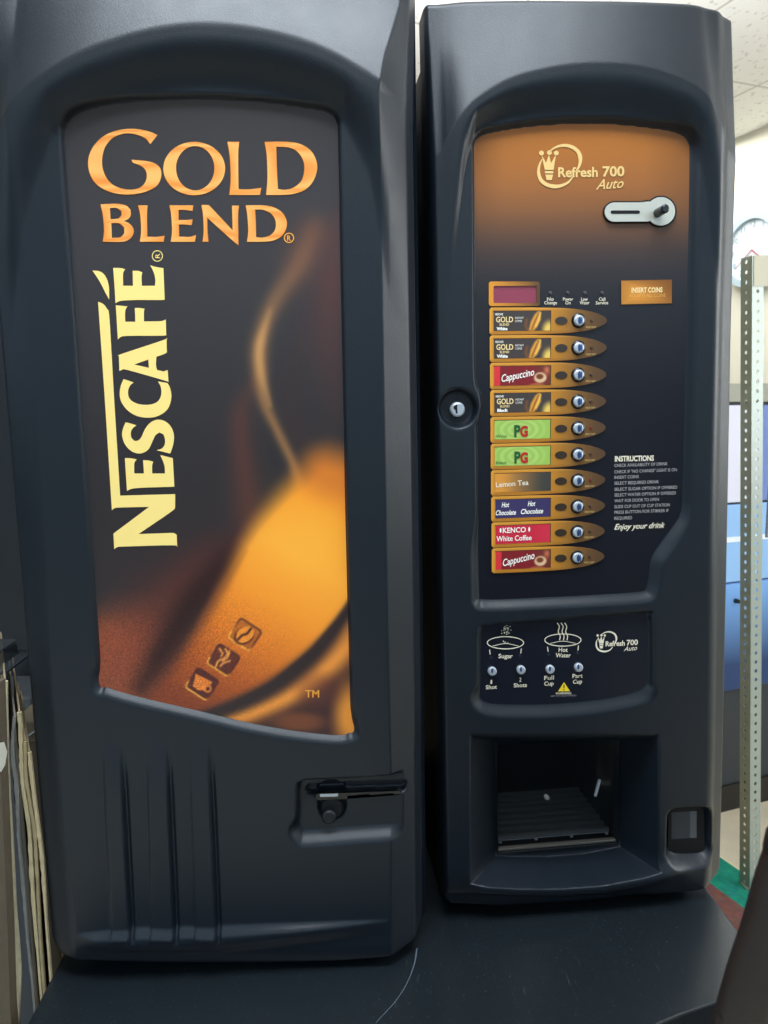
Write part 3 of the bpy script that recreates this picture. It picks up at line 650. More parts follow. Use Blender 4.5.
# instructions
ends = [565, 650, 305, 487, 652, 640, 487, 585, 575, 245]
bl = [467.1, 473.4, 478.9, 484.8, 490.9, 496.6, 502.4, 508.3, 513.9, 519.8]
tx = ['CHECK AVAILABILITY OF DRINK', 'CHECK IF "NO CHANGE" LIGHT IS ON', 'INSERT COINS', 'SELECT REQUIRED DRINK', 'SELECT SUGAR OPTION IF OFFERED', 'SELECT WATER OPTION IF OFFERED', 'WAIT FOR DOOR TO OPEN', 'SLIDE CUP OUT OF CUP STATION', 'PRESS BUTTON FOR STIRRER IF', 'REQUIRED']
text(RM, [('INSTRUCTIONS', (614.8, 461.4), (653.8, 460.6), 5.2, 0, .035)], WQ, PALE, pan2)
text(RM, [(t, (614.4, y), (605+e/9.04, y-.036*(e/9.04-9)), 3.1, 0, .004) for t, e, y in zip(tx, ends, bl)], WQ, mat('soft_print', (176, 172, 172), .5, emit=.08), pan2)
text(RM, [('Enjoy your drink', (614.2, 529.6), (665, 527.6), 5.6, .4, .016)], WQ, PALE, pan2)

# ---- ten selector strips
(ua, ub), (va, vb) = RM.loc([489.1, 491.4], [321.4, 560.6], WF)
def row_pt(i, fu, fv):          # fu metres right of the strip's left end, fv metres above its middle
    return (ua+(ub-ua)*i/9+fu, va+(vb-va)*i/9+fv)
XT = np.linspace(-10, 130, 57); XUT = np.array([float(RM.loc(489.1+q, 321, WF)[0]-RM.loc(489.1, 321, WF)[0]) for q in XT])
def XU(x): return float(np.interp(x, XT, XUT))
def XI(u): return np.interp(u, XUT, XT)
MPX = float(abs(RM.loc(590, 440, WF)[0]-RM.loc(490, 440, WF)[0]))/100
def lat(name, shapes, i, w, m, parent, colf=None, thick=0.):
    S = []
    for loops in shapes:
        S.append([[tuple(map(float, np.array(RM.proj(np.array(row_pt(i, XU(x), -y*MPX)[0]), np.array(row_pt(i, XU(x), -y*MPX)[1]), w)))) for x, y in lp] for lp in loops])
    return flat(RM, name, S, w, m, parent, colf=(None if colf is None else (lambda X, Y: colf)), thick=thick)
def rpx(i, x, y, w=WF):
    u, v = row_pt(i, XU(x), -y*MPX); X, Y = RM.proj(np.array(u), np.array(v), w); return float(X), float(Y)
_h = [(0, 10.8), (2, 12.5), (40, 12.5), (60, 12.3), (72, 11.9), (84, 11.0), (94, 9.8), (102, 8.3), (109, 6.2), (114, 3.9), (116.4, 2.0), (117.2, 0)]
body = [(x, -y) for x, y in _h]+[(x, y) for x, y in _h[::-1][1:]]
def dens(poly, n=3):
    out = []
    for k in range(len(poly)):
        a, b = poly[k], poly[(k+1) % len(poly)]; out += [(a[0]+(b[0]-a[0])*j/n, a[1]+(b[1]-a[1])*j/n) for j in range(n)]
    return out
def strip_grid(i, w, parent_name, colf, poly, parent, m, step=1.0):
    px = [rpx(i, x, y, w) for x, y in poly]
    inv = lambda X, Y: (XI(RM.loc(X, Y, w)[0]-row_pt(i, 0, 0)[0]), -(RM.loc(X, Y, w)[1]-row_pt(i, 0, 0)[1])/MPX)
    return fast_grid(RM, parent_name, px, w, lambda X, Y: lin(np.clip(colf(*inv(X, Y)), 0, 255)), m, parent, step)
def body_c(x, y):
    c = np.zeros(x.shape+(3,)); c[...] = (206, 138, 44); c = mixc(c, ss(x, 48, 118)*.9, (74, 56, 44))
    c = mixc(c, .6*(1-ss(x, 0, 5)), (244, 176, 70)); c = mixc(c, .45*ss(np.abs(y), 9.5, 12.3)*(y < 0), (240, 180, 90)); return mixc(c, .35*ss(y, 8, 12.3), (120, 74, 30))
def lab_gold(x, y):
    c = np.zeros(x.shape+(3,)); c[...] = (70, 62, 60)
    c = mixc(c, (1-ss(poly_sd(x, y, [(39, 9), (41, 1), (45, -6), (49, -9.5), (51, -8), (51, -1), (47, 6), (43, 10)]), -1.2, 1.4)), (222, 152, 58))
    c = mixc(c, .8*np.exp(-(line_sd(x, y, [(49, -7), (45.5, 0), (42, 8)])[0]/.8)**2), (120, 72, 36)); c = mixc(c, .8*np.exp(-(line_sd(x, y, [(50.5, -7), (48.5, 0), (46, 5)])[0]/1.)**2), (250, 206, 100))
    c = mixc(c, .7*np.exp(-(line_sd(x, y, [(38, 9), (36, 4), (37, -1)])[0]/1.6)**2), (140, 84, 46))
    c = mixc(c, (1-ss(np.hypot((x-60)/8., (y-9)/10.), .4, 1.3))*.95, (248, 206, 96)); return c
def lab_cap(x, y):
    c = np.zeros(x.shape+(3,)); c[...] = (132, 34, 40); c = mixc(c, (x < 10)*1., (222, 54, 62)); c = mixc(c, ss(x, 42, 50)*.8, (112, 52, 40))
    c = mixc(c, (1-ss(np.hypot((x-50.5)/7., (y-2.)/5.5), .7, 1.1)), (226, 190, 150)); c = mixc(c, (1-ss(np.hypot((x-50.)/4.2, (y-1.)/3.), .6, 1.1)), (120, 62, 34)); c = mixc(c, .8*np.exp(-((x-57)/3.)**2-((y+5)/4.)**2), (220, 130, 90)); return mixc(c, .7*(1-ss(np.hypot((x-47)/9., (y-9)/2.), .5, 1.2)), (206, 120, 70))
def lab_pg(x, y):
    d = np.hypot((x-29)/2.2, y-1.5)*1.; r = np.hypot((x-29)/1.9, y)
    c = np.zeros(x.shape+(3,)); c[...] = (158, 196, 88); return mixc(c, .45*(.5+.5*np.sin(r*1.5))*(1-ss(r, 11, 17)), (206, 226, 150))
def lab_lem(x, y):
    c = np.zeros(x.shape+(3,)); c[...] = (226, 152, 62); c = mixc(c, ss(x, 8, 34), (150, 110, 66)); return mixc(c, ss(x, 26, 58), (66, 66, 62))
def lab_choc(x, y): c = np.zeros(x.shape+(3,)); c[...] = (62, 54, 98); return c
def lab_ken(x, y): c = np.zeros(x.shape+(3,)); c[...] = (206, 42, 66); return mixc(c, .3*ss(x, 35, 60), (226, 70, 84))
KINDS = ['gw', 'gw', 'cap', 'gb', 'pgw', 'pg', 'lem', 'choc', 'ken', 'cap']
LABS = {'gw': lab_gold, 'gb': lab_gold, 'cap': lab_cap, 'pgw': lab_pg, 'pg': lab_pg, 'lem': lab_lem, 'choc': lab_choc, 'ken': lab_ken}
LNAME = {'gw': 'black and gold coffee label', 'gb': 'black and gold black-coffee label', 'cap': 'red cappuccino label', 'pgw': 'green white-tea label', 'pg': 'green tea label', 'lem': 'orange and grey lemon tea label', 'choc': 'purple hot chocolate label', 'ken': 'pink-red white coffee label'}
OVAL = mat('oval_lens', (60, 50, 42), .25)
LAMPD = mat('sold_out_lamp', (74, 52, 40), .3); LAMPR = mat('red_lamp', (120, 40, 30), .3)
EDGE = mat('strip_edge', (150, 92, 34), .5)
def tx_(i, rows, w, m, parent, name='lettering'):
    return text(RM, [(r[0], rpx(i, r[1], r[3]), rpx(i, r[2], r[3] if len(r) < 8 else r[7]), r[4], r[5], r[6]) for r in rows], w, m, parent, name)
for i, kd in enumerate(KINDS):
    ws = WF+.0022
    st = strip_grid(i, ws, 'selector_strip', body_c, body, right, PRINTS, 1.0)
    st['label'] = 'orange selector strip with '+LNAME[kd]
    lat('strip_edge', [[dens(body, 1)]], i, ws-.00015, EDGE, st, thick=.002)
    lab = strip_grid(i, ws+.0003, 'drink_label', LABS[kd], [(4, -9), (60.5, -9), (60.5, 9), (4, 9)], st, PRINTS, .7)
    wl = ws+.0006
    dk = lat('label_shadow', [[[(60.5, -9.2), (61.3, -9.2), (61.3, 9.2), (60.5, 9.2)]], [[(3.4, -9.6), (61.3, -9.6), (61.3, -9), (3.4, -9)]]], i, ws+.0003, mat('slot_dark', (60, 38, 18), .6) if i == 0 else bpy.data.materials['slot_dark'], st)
    if kd in ('gw', 'gb'):
        g_ = bpy.data.materials.get('pale_gold_print')
        tx_(i, [('GOLD', 7, 24, .8, 5.4, 0, .02), ('BLEND', 10.5, 20, 4.1, 2.4, 0, .01)], wl, g_, st)
        tx_(i, [('White' if kd == 'gw' else 'Black', 7.5, 18.5, 8.2, 3.0, 0, .045), ('INSTANT', 26, 34.5, -2.2, 2, 0, 0), ('COFFEE', 26, 33, .8, 2, 0, 0), ('NESCAFE', 6, 14, -5.6, 2, 0, .02)], wl, WHITE, st)
    elif kd == 'cap':
        tx_(i, [('Cappuccino', 12.5, 45.5, 5.6 if i < 5 else 6.2, 7.2, .4, .012, -.6 if i < 5 else -.5)], wl, WHITE, st)
    elif kd in ('pgw', 'pg'):
        tx_(i, [('P', 24.5, 31, 6.5, 11, 0, .05)], wl, DKGREEN, st); tx_(i, [('G', 30.5, 38.5, 6.5, 10, 0, .05)], wl+.0002, REDP, st)
        tx_(i, [('White' if kd == 'pgw' else 'Black', 6, 17, 7.4, 3.0, 0, 0)], wl, DKGREEN, st)
    elif kd == 'lem':
        tx_(i, [('Lemon Tea', 5.5, 39, 4.4, 5.2, 0, .012, 2.8)], wl, PALE, st)
    elif kd == 'choc':
        tx_(i, [('Hot', 11, 19, -1.5, 5, .3, .02), ('Chocolate', 5, 26, 6.2, 5, .3, .02), ('Hot', 38, 46, -1.8, 5, .3, .02), ('Chocolate', 31, 54, 5.8, 5, .3, .02)], wl, WHITE, st)
    elif kd == 'ken':
        tx_(i, [('KENCO', 12, 36, -1.6, 5.2, 0, .02), ('White Coffee', 5.5, 42, 6.6, 5.4, 0, .012)], wl, WHITE, st)
        for ex_ in (9.2, 38.8): lat('sprig_emblem', [[ell(ex_, -4.6, 1.0, 2.4, 12)]], i, wl, WHITE, st)
    lat('oval_lens', [[ell(71.5, 0, 6.2, 3.7, 24)]], i, wl, OVAL, st)
    bx, by = rpx(i, 88.8, 0, ws)
    bt = knob(RM, 'button_collar', bx, by, ws, ws+.0022, 7.3*MPX, BLACK, st, 24)
    knob(RM, 'push_button', bx, by, ws+.001, ws+.0045, 5.1*MPX, CHROME, st, 24)
    lat('button_mark', [[ell(88.6, .3, 1.7, 3.4, 16)], [[(90.3, -3), (91.2, -3), (91.2, 3.4), (90.3, 3.4)]]], i, ws+.0048, BLUEB, st)
    bx, by = rpx(i, 101.6, -.2, ws); knob(RM, 'sold_out_lamp', bx, by, ws, ws+.0012, 1.5*MPX, LAMPR if i in (4, 6) else LAMPD, st, 12)
    tx_(i, [('SOLD OUT', 97, 107, 6.8, 1.7, 0, 0)], wl, TAN, st)

# ---- sugar and water fascia
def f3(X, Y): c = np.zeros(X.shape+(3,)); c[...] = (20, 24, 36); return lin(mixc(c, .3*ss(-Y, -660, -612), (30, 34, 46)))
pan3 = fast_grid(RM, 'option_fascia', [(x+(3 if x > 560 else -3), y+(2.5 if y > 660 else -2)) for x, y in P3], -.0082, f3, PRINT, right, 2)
W3 = -.0076
Q = lambda pts: crop(pts, 465, 590, 3.657)
def ring(cx, cy, rx, ry, t): return [Q(ell(cx, cy, rx, ry, 40)), Q(ell(cx, cy, rx-t, ry-t, 40))]
sug = [ring(148, 193, 68, 24, 3.4), [Q(stroke(open_smooth([(100, 205), (148, 196), (196, 205)]), 2))]]
for (x0, y0) in ((90, 218), (206, 214)): sug.append([Q(stroke([(x0, y0), (x0+(2 if x0 < 150 else -2), y0+18)], 3))])
flat(RM, 'sugar_bowl_picture', sug, W3, PALE, pan3)
dots = []
for k in range(34):
    x = 148+rng.normal(0, 12)*(.6+.4*random.random()); y = 148+rng.normal(0, 12); 
    if k > 25: x, y = 143+rng.normal(0, 5), 190+rng.normal(0, 4)
    dots.append([Q(ell(x, y, 2., 1.8, 8))])
o = flat(RM, 'sugar_grains_picture', dots, W3, PALE, pan3)
wat = [ring(358, 183, 68, 24, 3.4), [Q(stroke(open_smooth([(312, 195), (358, 187), (404, 195)]), 2))]]
for (x0, y0) in ((302, 208), (415, 203)): wat.append([Q(stroke([(x0, y0), (x0+(2 if x0 < 350 else -2), y0+18)], 3))])
for k, x0 in enumerate((343, 357, 370)):
    wat.append([Q(stroke(open_smooth([(x0-6, 120), (x0+2, 134), (x0-2, 152), (x0+5, 168), (x0+3, 184)]), [3.5]*25))])
flat(RM, 'steaming_bowl_picture', wat, W3, PALE, pan3)
T3 = lambda b, x0, x1, y, h, y1=None: (b, Q([(x0, y)])[0], Q([(x1, y if y1 is None else y1)])[0], h, 0, .014)
text(RM, [T3('Sugar', 122, 174, 249, 4.4), T3('Hot', 342, 375, 226, 4.4), T3('Water', 331, 386, 246, 4.4), T3('1', 93, 99, 343, 4.2), T3('Shot', 76, 117, 363, 4.2, 361), T3('2', 198, 206, 335, 4.2), T3('Shots', 178, 226, 356, 4.2, 354), T3('Full', 290, 325, 329, 4.2, 327), T3('Cup', 290, 324, 350, 4.2, 348), T3('Part', 393, 430, 322, 4.2, 320), T3('Cup', 395, 428, 343, 4.2, 341)], W3, PALE, pan3)
flat(RM, 'warning_triangle', [[Q([(362, 337), (384, 370), (340, 371)])]], W3, YELLOW, pan3)
flat(RM, 'exclamation_mark', [[Q([(359.5, 347), (364.5, 347), (363, 360), (361, 360)])], [Q(ell(362, 365, 2.2, 2.2, 10))]], W3+.0003, DARKP, pan3)
text(RM, [T3('WARNING', 331, 388, 382, 2.2, 381)], W3, PALE, pan3)
text(RM, [('VERY HOT LIQUID SUPPLIED', Q([(313, 391)])[0], Q([(407, 388)])[0], 1.6, 0, 0)], W3, GREY, pan3)
crown(465+480/3.657-84/9.4, 590+153/3.657-70/9.4, 9.4, W3, PALE, pan3)
text(RM, [('Refresh', Q([(514, 206)])[0], Q([(584, 203)])[0], 5.2, 0, .028), ('700', Q([(591, 202)])[0], Q([(632, 200)])[0], 5.4, 0, .028)], W3, PALE, pan3)
text(RM, [('Auto', Q([(580, 224)])[0], Q([(630, 219)])[0], 4.6, .45, .008)], W3, PALE, pan3)
for kx, ky in ((98, 295), (203, 290), (309, 288), (413, 281)):
    x, y = Q([(kx, ky)])[0]; kb = knob(RM, 'option_button', x, y, -.0082, -.003, .0056, CHROME, right, 20)
    flat(RM, 'button_mark', [[ell(x+.4, y, 1.1, 2.6, 12)]], -.0028, BLUEB, kb)
for kx, ky in ((95, 248), (200, 241), (306, 236), (411, 230)):
    x, y = Q([(kx, ky)])[0]; knob(RM, 'option_lamp', x, y, -.0082, -.0072, .0018, mat('lamp_blue', (30, 38, 56), .3), right, 12)

# ================================================================== TABLE
xl, xr = -.371, .492
T0 = at_z(747, 919, ZT); F1 = at_z(720, 1001, ZT); F0 = at_z(659, 1024, ZT)
dirf = (F0-F1)[:2]; dirf /= np.linalg.norm(dirf)
tcorner = F1[:2]-dirf*((xr-F1[0])/(-dirf[0]))
pf = [tuple(tcorner), tuple(F1[:2]), tuple(F0[:2]), (.22, -.155), (.08, -.175), (-.15, -.185), (xl, -.19), (xl, .58), (xr, .58)]
tab = empty('side_table', 'black scratched table with a bowed front edge under both vending machines', 'table', Matrix.Translation((.06, .2, 0)))
TABM = add_bump(mat('black_tabletop', (.008, .0125, .0165), .36, 0, .5, srgb=False), 260, .25, .0006, 6)
def scratchy(m):
    nt = m.node_tree; b = nt.nodes['Principled BSDF']; tc = nt.nodes.new('ShaderNodeTexCoord')
    prev = None
    for rz, sc in ((.5, (420, 40, 1)), (-.9, (500, 55, 1)), (2.0, (460, 36, 1))):
        mp = nt.nodes.new('ShaderNodeMapping'); mp.inputs['Rotation'].default_value = (0, 0, rz); mp.inputs['Scale'].default_value = sc
        n = nt.nodes.new('ShaderNodeTexNoise'); n.inputs['Scale'].default_value = 1.; n.inputs['Detail'].default_value = 2
        r = nt.nodes.new('ShaderNodeMapRange'); r.inputs['From Min'].default_value = .69; r.inputs['From Max'].default_value = .78
        nt.links.new(tc.outputs['Object'], mp.inputs[0]); nt.links.new(mp.outputs[0], n.inputs['Vector']); nt.links.new(n.outputs['Fac'], r.inputs[0])
        if prev is None: prev = r.outputs[0]
        else:
            a = nt.nodes.new('ShaderNodeMath'); a.operation = 'MAXIMUM'; nt.links.new(prev, a.inputs[0]); nt.links.new(r.outputs[0], a.inputs[1]); prev = a.outputs[0]
    n = nt.nodes.new('ShaderNodeTexNoise'); n.inputs['Scale'].default_value = 7.; nt.links.new(tc.outputs['Object'], n.inputs['Vector'])
    r = nt.nodes.new('ShaderNodeMapRange'); r.inputs['From Min'].default_value = .4; r.inputs['From Max'].default_value = .7; r.inputs['To Max'].default_value = .5
    nt.links.new(n.outputs['Fac'], r.inputs[0])
    mu = nt.nodes.new('ShaderNodeMath'); mu.operation = 'MULTIPLY'; nt.links.new(prev, mu.inputs[0]); nt.links.new(r.outputs[0], mu.inputs[1])
    # fine pale specks of grit
    vo = nt.nodes.new('ShaderNodeTexNoise'); vo.inputs['Scale'].default_value = 420; vo.inputs['Detail'].default_value = 1; nt.links.new(tc.outputs['Object'], vo.inputs['Vector'])
    vr = nt.nodes.new('ShaderNodeMapRange'); vr.inputs['From Min'].default_value = .72; vr.inputs['From Max'].default_value = .80; vr.inputs['To Max'].default_value = .5; nt.links.new(vo.outputs['Fac'], vr.inputs[0])
    mxx = nt.nodes.new('ShaderNodeMath'); mxx.operation = 'MAXIMUM'; nt.links.new(mu.outputs[0], mxx.inputs[0]); nt.links.new(vr.outputs[0], mxx.inputs[1])
    mx = nt.nodes.new('ShaderNodeMix'); mx.data_type = 'RGBA'; mx.inputs[6].default_value = b.inputs['Base Color'].default_value; mx.inputs[7].default_value = (.11, .14, .17, 1)
    nt.links.new(mxx.outputs[0], mx.inputs[0]); nt.links.new(mx.outputs[2], b.inputs['Base Color'])
scratchy(TABM)
tp = [(x-.06, y-.2) for x, y in smooth_poly(pf, 20, 3)]
n = len(tp); V = [(x, y, ZT) for x, y in tp]+[(x, y, ZT-.028) for x, y in tp]
bm = bmesh.new(); vs = [bm.verts.new(v) for v in V]; bm.faces.new(vs[:n]); bm.faces.new(vs[n:][::-1])
for k in range(n): bm.faces.new((vs[k], vs[(k+1) % n], vs[n+(k+1) % n], vs[n+k]))
from_bm('tabletop', bm, TABM, tab, bevel=.0025)
box('base_panel', xl+.05-.06, xr-.05-.06, -.07-.2, -.05-.2, .06, ZT-.029, BLACKM, tab)
for x in (xl+.02-.06, xr-.06-.06):
    for y in (-.03-.2, .52-.2):
        box('leg', x, x+.04, y, y+.04, 0, ZT-.028, BLACKM, tab, .003)
sc = [at_z(x, y, ZT+.0006) for x, y in open_smooth([(417, 948), (414, 965), (406, 985), (394, 1003), (380, 1018), (376, 1023)])]
P = np.array(sc)[:, :2]-np.array([.06, .2]); S_ = stroke(P, np.interp(np.linspace(0, 1, len(P)), [0, .3, 1], [.002, .0009, .0006])); nn = len(S_)
obj('scratch', [(x, y, ZT+.0005) for x, y in S_], [(k, k+1, nn-2-k, nn-1-k) for k in range(nn//2-1)], mat('scratch_grey', (84, 96, 108), .6), tab)

# ================================================================== ROOM
phi = math.radians(18.5)
rx = np.array([math.cos(phi), math.sin(phi)]); ry = np.array([-math.sin(phi), math.cos(phi)])   # room right / room deep
ROOM = Matrix.Rotation(phi, 4, 'Z')
HC = 2.60
pw = at_z(752, 132, HC)                                    # a point where right wall meets ceiling
WX = float(pw[:2]@rx); WY = 6.2; BX = -3.2; BY = -3.0
def rbox(name, x0, x1, y0, y1, z0, z1, m, kind='structure', bevel=0.):
    o = box(name, x0, x1, y0, y1, z0, z1, m, None, bevel); o.matrix_world = ROOM
    if kind: o['kind'] = kind
    return o
def toroom(p): return float(p[0]*rx[0]+p[1]*rx[1]), float(p[0]*ry[0]+p[1]*ry[1])
WALLM = add_bump(mat('cream_wall', (232, 230, 214), .8, 0, .2), 90, .1, .001)
FLOORM = add_bump(mat('beige_floor', (222, 208, 182), .35, 0, .4), 14, .05, .001, col_var=.12)
rbox('floor', BX-.1, WX+.1, BY, WY+.1, -.1, 0, FLOORM)
CEIL = mat('ceiling_tile', (236, 234, 228), .9, 0, .2)
def tiles(m):
    nt = m.node_tree; b = nt.nodes['Principled BSDF']; tc = nt.nodes.new('ShaderNodeTexCoord'); mp = nt.nodes.new('ShaderNodeMapping')
    mp.inputs['Location'].default_value = (.12, .13, 0)
    br = nt.nodes.new('ShaderNodeTexBrick'); br.offset = 0; br.inputs['Scale'].default_value = 1; br.inputs['Brick Width'].default_value = .6; br.inputs['Row Height'].default_value = .6; br.inputs['Mortar Size'].default_value = .006
    br.inputs['Color1'].default_value = (.84, .83, .80, 1); br.inputs['Color2'].default_value = (.82, .81, .78, 1); br.inputs['Mortar'].default_value = (.56, .54, .50, 1)
    nt.links.new(tc.outputs['Object'], mp.inputs[0]); nt.links.new(mp.outputs[0], br.inputs['Vector'])
    n = nt.nodes.new('ShaderNodeTexNoise'); n.inputs['Scale'].default_value = 55; n.inputs['Detail'].default_value = 2; mp2 = nt.nodes.new('ShaderNodeMapping'); mp2.inputs['Scale'].default_value = (1, .55, 1)
    nt.links.new(tc.outputs['Object'], mp2.inputs[0]); nt.links.new(mp2.outputs[0], n.inputs['Vector'])
    r = nt.nodes.new('ShaderNodeMapRange'); r.inputs['From Min'].default_value = .60; r.inputs['From Max'].default_value = .68; nt.links.new(n.outputs['Fac'], r.inputs[0])
    mx = nt.nodes.new('ShaderNodeMix'); mx.data_type = 'RGBA'; mx.inputs[7].default_value = (.45, .42, .38, 1)
    mu = nt.nodes.new('ShaderNodeMath'); mu.operation = 'MULTIPLY'; mu.inputs[1].default_value = .6; nt.links.new(r.outputs[0], mu.inputs[0])
    nt.links.new(br.outputs['Color'], mx.inputs[6]); nt.links.new(mu.outputs[0], mx.inputs[0]); nt.links.new(mx.outputs[2], b.inputs['Base Color'])
tiles(CEIL)
rbox('ceiling', BX-.1, WX+.1, BY, WY+.1, HC, HC+.1, CEIL)
rbox('wall_right', WX, WX+.1, BY, WY, 0, HC, WALLM)
rbox('wall_back', BX, WX, WY, WY+.1, 0, HC, WALLM)
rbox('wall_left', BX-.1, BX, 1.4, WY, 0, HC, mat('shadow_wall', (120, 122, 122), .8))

# wall clock on the right wall
r_ = ray(754, 250); n_ = np.array([*rx, 0]); k = (WX-.03-(C@n_))/(r_@n_); cp_ = C+r_*k
clk = empty('wall_clock', 'round pale wall clock on the cream wall behind the slotted post', 'clock', Matrix.Translation(cp_)@Matrix.Rotation(phi-math.pi/2, 4, 'Z'))
dist = np.linalg.norm(cp_-C)
CR = 31/760*dist
def disc(name, r0, r1, y0, y1, m, parent, n=48):
    V = []; F = []
    prof = [(r1, y1), (r1, y0), (r0, y0), (r0, y1)]
    for r, y in prof: V += [(r*math.cos(2*math.pi*k/n), y, r*math.sin(2*math.pi*k/n)) for k in range(n)]
    for j in range(3):
        for k in range(n): F.append((j*n+k, j*n+(k+1) % n, (j+1)*n+(k+1) % n, (j+1)*n+k))
    return obj(name, V, F, m, parent)
# the clock looks along -Y of its own frame, which points to the room
disc('rim', CR*.82, CR, -.03, .03, mat('clock_rim', (176, 196, 206), .4), clk)
obj('dial', [(CR*.84*math.cos(2*math.pi*k/48), -.012, CR*.84*math.sin(2*math.pi*k/48)) for k in range(48)], [tuple(range(48))], mat('clock_dial', (214, 226, 232), .5), clk)
nb = []
AV = []; AF = []
for h in range(1, 13):
    V_, F_ = text_geo(str(h), 0, 0); a = math.radians(90-30*h); cxx, czz = CR*.68*math.cos(a), CR*.68*math.sin(a)
    Vc = (V_-(V_.min(0)+V_.max(0))/2)*CR*.22; b = len(AV); AV += [(cxx+q[0], -.0135, czz+q[1]) for q in Vc]; AF += [tuple(i+b for i in f) for f in F_]
obj('numerals', AV, AF, mat('clock_numerals', (130, 150, 168), .5), clk)
for nm, ang, ln, wd in (('hour_hand', 128, .5, .05), ('minute_hand', 232, .72, .035)):
    a = math.radians(90-ang); dx, dz = math.cos(a), math.sin(a); px_, pz_ = -dz*CR*wd/2, dx*CR*wd/2; L_ = CR*ln
    obj(nm, [(px_, -.016, pz_), (-px_, -.016, -pz_), (dx*L_-px_*.5, -.016, dz*L_-pz_*.5), (dx*L_+px_*.5, -.016, dz*L_+pz_*.5)], [(0, 1, 2, 3)], mat('clock_hand', (170, 90, 100), .5), clk)

# slotted angle post
pb = at_z(749.5, 892, 0); _tp = at_y(752, 259, pb[1]); topz = float(np.linalg.norm(_tp-pb)); PQ = Vector((0, 0, 1)).rotation_difference(Vector(_tp-pb)).to_matrix().to_4x4()
post = empty('slotted_post', 'grey-green slotted angle shelving post standing on the floor right of the machines', 'post', Matrix.Translation((pb[0], pb[1], 0.0085))@PQ@Matrix.Rotation(0, 4, 'Z'))
OLIVE = add_bump(mat('post_paint', (148, 152, 132), .45, .3), 30, .1, .001, col_var=.15); POST_LIT = mat('post_paint_lit', (166, 174, 166), .42, .3)  # paler tone is a lit copy: light on one flange put into colour
def slotted(name, ax, width, height, m, parent):
    pitch = .0245; nc = int(height/pitch); V = []; F = []; t = .002
    ang = [math.radians(45*k+22.5) for k in range(8)]
    def P3_(a, z, off): return (a, off, z) if ax == 'x' else (off, a, z)
    for k in range(nc):
        z0, z1 = k*height/nc, (k+1)*height/nc; zc = (z0+z1)/2; b = len(V); rz, ra = .0052, .0046
        outer = [(width, (zc+z1)/2), ((width*.75), z1), (width*.25, z1), (0, (zc+z1)/2), (0, (zc+z0)/2), (width*.25, z0), (width*.75, z0), (width, (zc+z0)/2)]
        inner = [(width/2+ra*math.cos(a), zc+rz*math.sin(a)) for a in ang]
        for off in (0, t):
            V += [P3_(a, z, off) for a, z in outer]+[P3_(a, z, off) for a, z in inner]
        for s in (0, 16):
            for j in range(8):
                q = (b+s+j, b+s+(j+1) % 8, b+s+8+(j+1) % 8, b+s+8+j); F.append(q if s else q[::-1])
            # the four corners of the cell
        cs = [(width, z1), (0, z1), (0, z0), (width, z0)]
        for (ca, cz), (i0, i1) in zip(cs, ((0, 1), (2, 3), (4, 5), (6, 7))):
            for s, off in ((0, 0), (16, t)):
                V.append(P3_(ca, cz, off)); F.append((b+s+i0, len(V)-1, b+s+i1))
        for j in range(8): F.append((b+8+j, b+8+(j+1) % 8, b+24+(j+1) % 8, b+24+j))
        e0 = b
    o = obj(name, V, F, m, parent)
    bm = bmesh.new(); bm.from_mesh(o.data); bmesh.ops.recalc_face_normals(bm, faces=bm.faces[:]); bm.to_mesh(o.data); bm.free()
    return o
wpx = float(np.linalg.norm(pb-C))/760
fl1 = slotted('flange', 'x', .036, topz, OLIVE, post); fl1.rotation_euler = (0, 0, math.radians(105)); fl1['label'] = 'darker olive-grey perforated flange'
fl2 = slotted('flange', 'x', .036, topz, POST_LIT, post); fl2.rotation_euler = (0, 0, math.radians(15)); fl2['label'] = 'perforated flange coloured paler as the lit side'
gus = box('gusset_plate', .004, .075, -.002, .0, topz-.075, topz, mat('gusset_tan', (176, 170, 150), .5, .2), post); gus.rotation_euler = (0, 0, math.radians(15))
box('foot', -.012, .036, -.002, .034, -.0005, .004, OLIVE, post)

# perforated mesh panel hung on the post
gm = bmesh.new(); g0 = .0
MESHW = mat('mesh_wire', (150, 156, 160), .4, .5)
mp_ = empty('mesh_panel', 'grey hexagon wire mesh panel fixed behind the slotted post at right', 'mesh panel', Matrix.Translation((pb[0]-.005, pb[1]+.02, 0))@Matrix.Rotation(math.radians(12), 4, 'Z'))
V = []; F = []; r = .011; z0, z1 = 1.02, 1.36
nx, nz = 14, int((z1-z0)/(r*1.732)); rr = .0011
def seg(a, b):
    a, b = np.array(a), np.array(b); d = b-a; p = np.array([-d[1], d[0]])/np.linalg.norm(d)*rr
    for y in (0, rr*2):
        k = len(V); V.extend([(a[0]+p[0], y, a[1]+p[1]), (a[0]-p[0], y, a[1]-p[1]), (b[0]-p[0], y, b[1]-p[1]), (b[0]+p[0], y, b[1]+p[1])]); F.append((k, k+1, k+2, k+3))
for i in range(nx):
    for j in range(nz):
        cx, cz = .02+i*1.5*r, z0+(j+.5*(i % 2))*1.732*r
        h = [(cx+r*math.cos(math.radians(60*k)), cz+r*math.sin(math.radians(60*k))) for k in range(6)]
        for k in (0, 1, 2): seg(h[k], h[k+1])
obj('hex_mesh', V, F, MESHW, mp_)
box('mesh_frame', .006, .014, -.002, .006, z0-.02, z1+.02, MESHW, mp_)

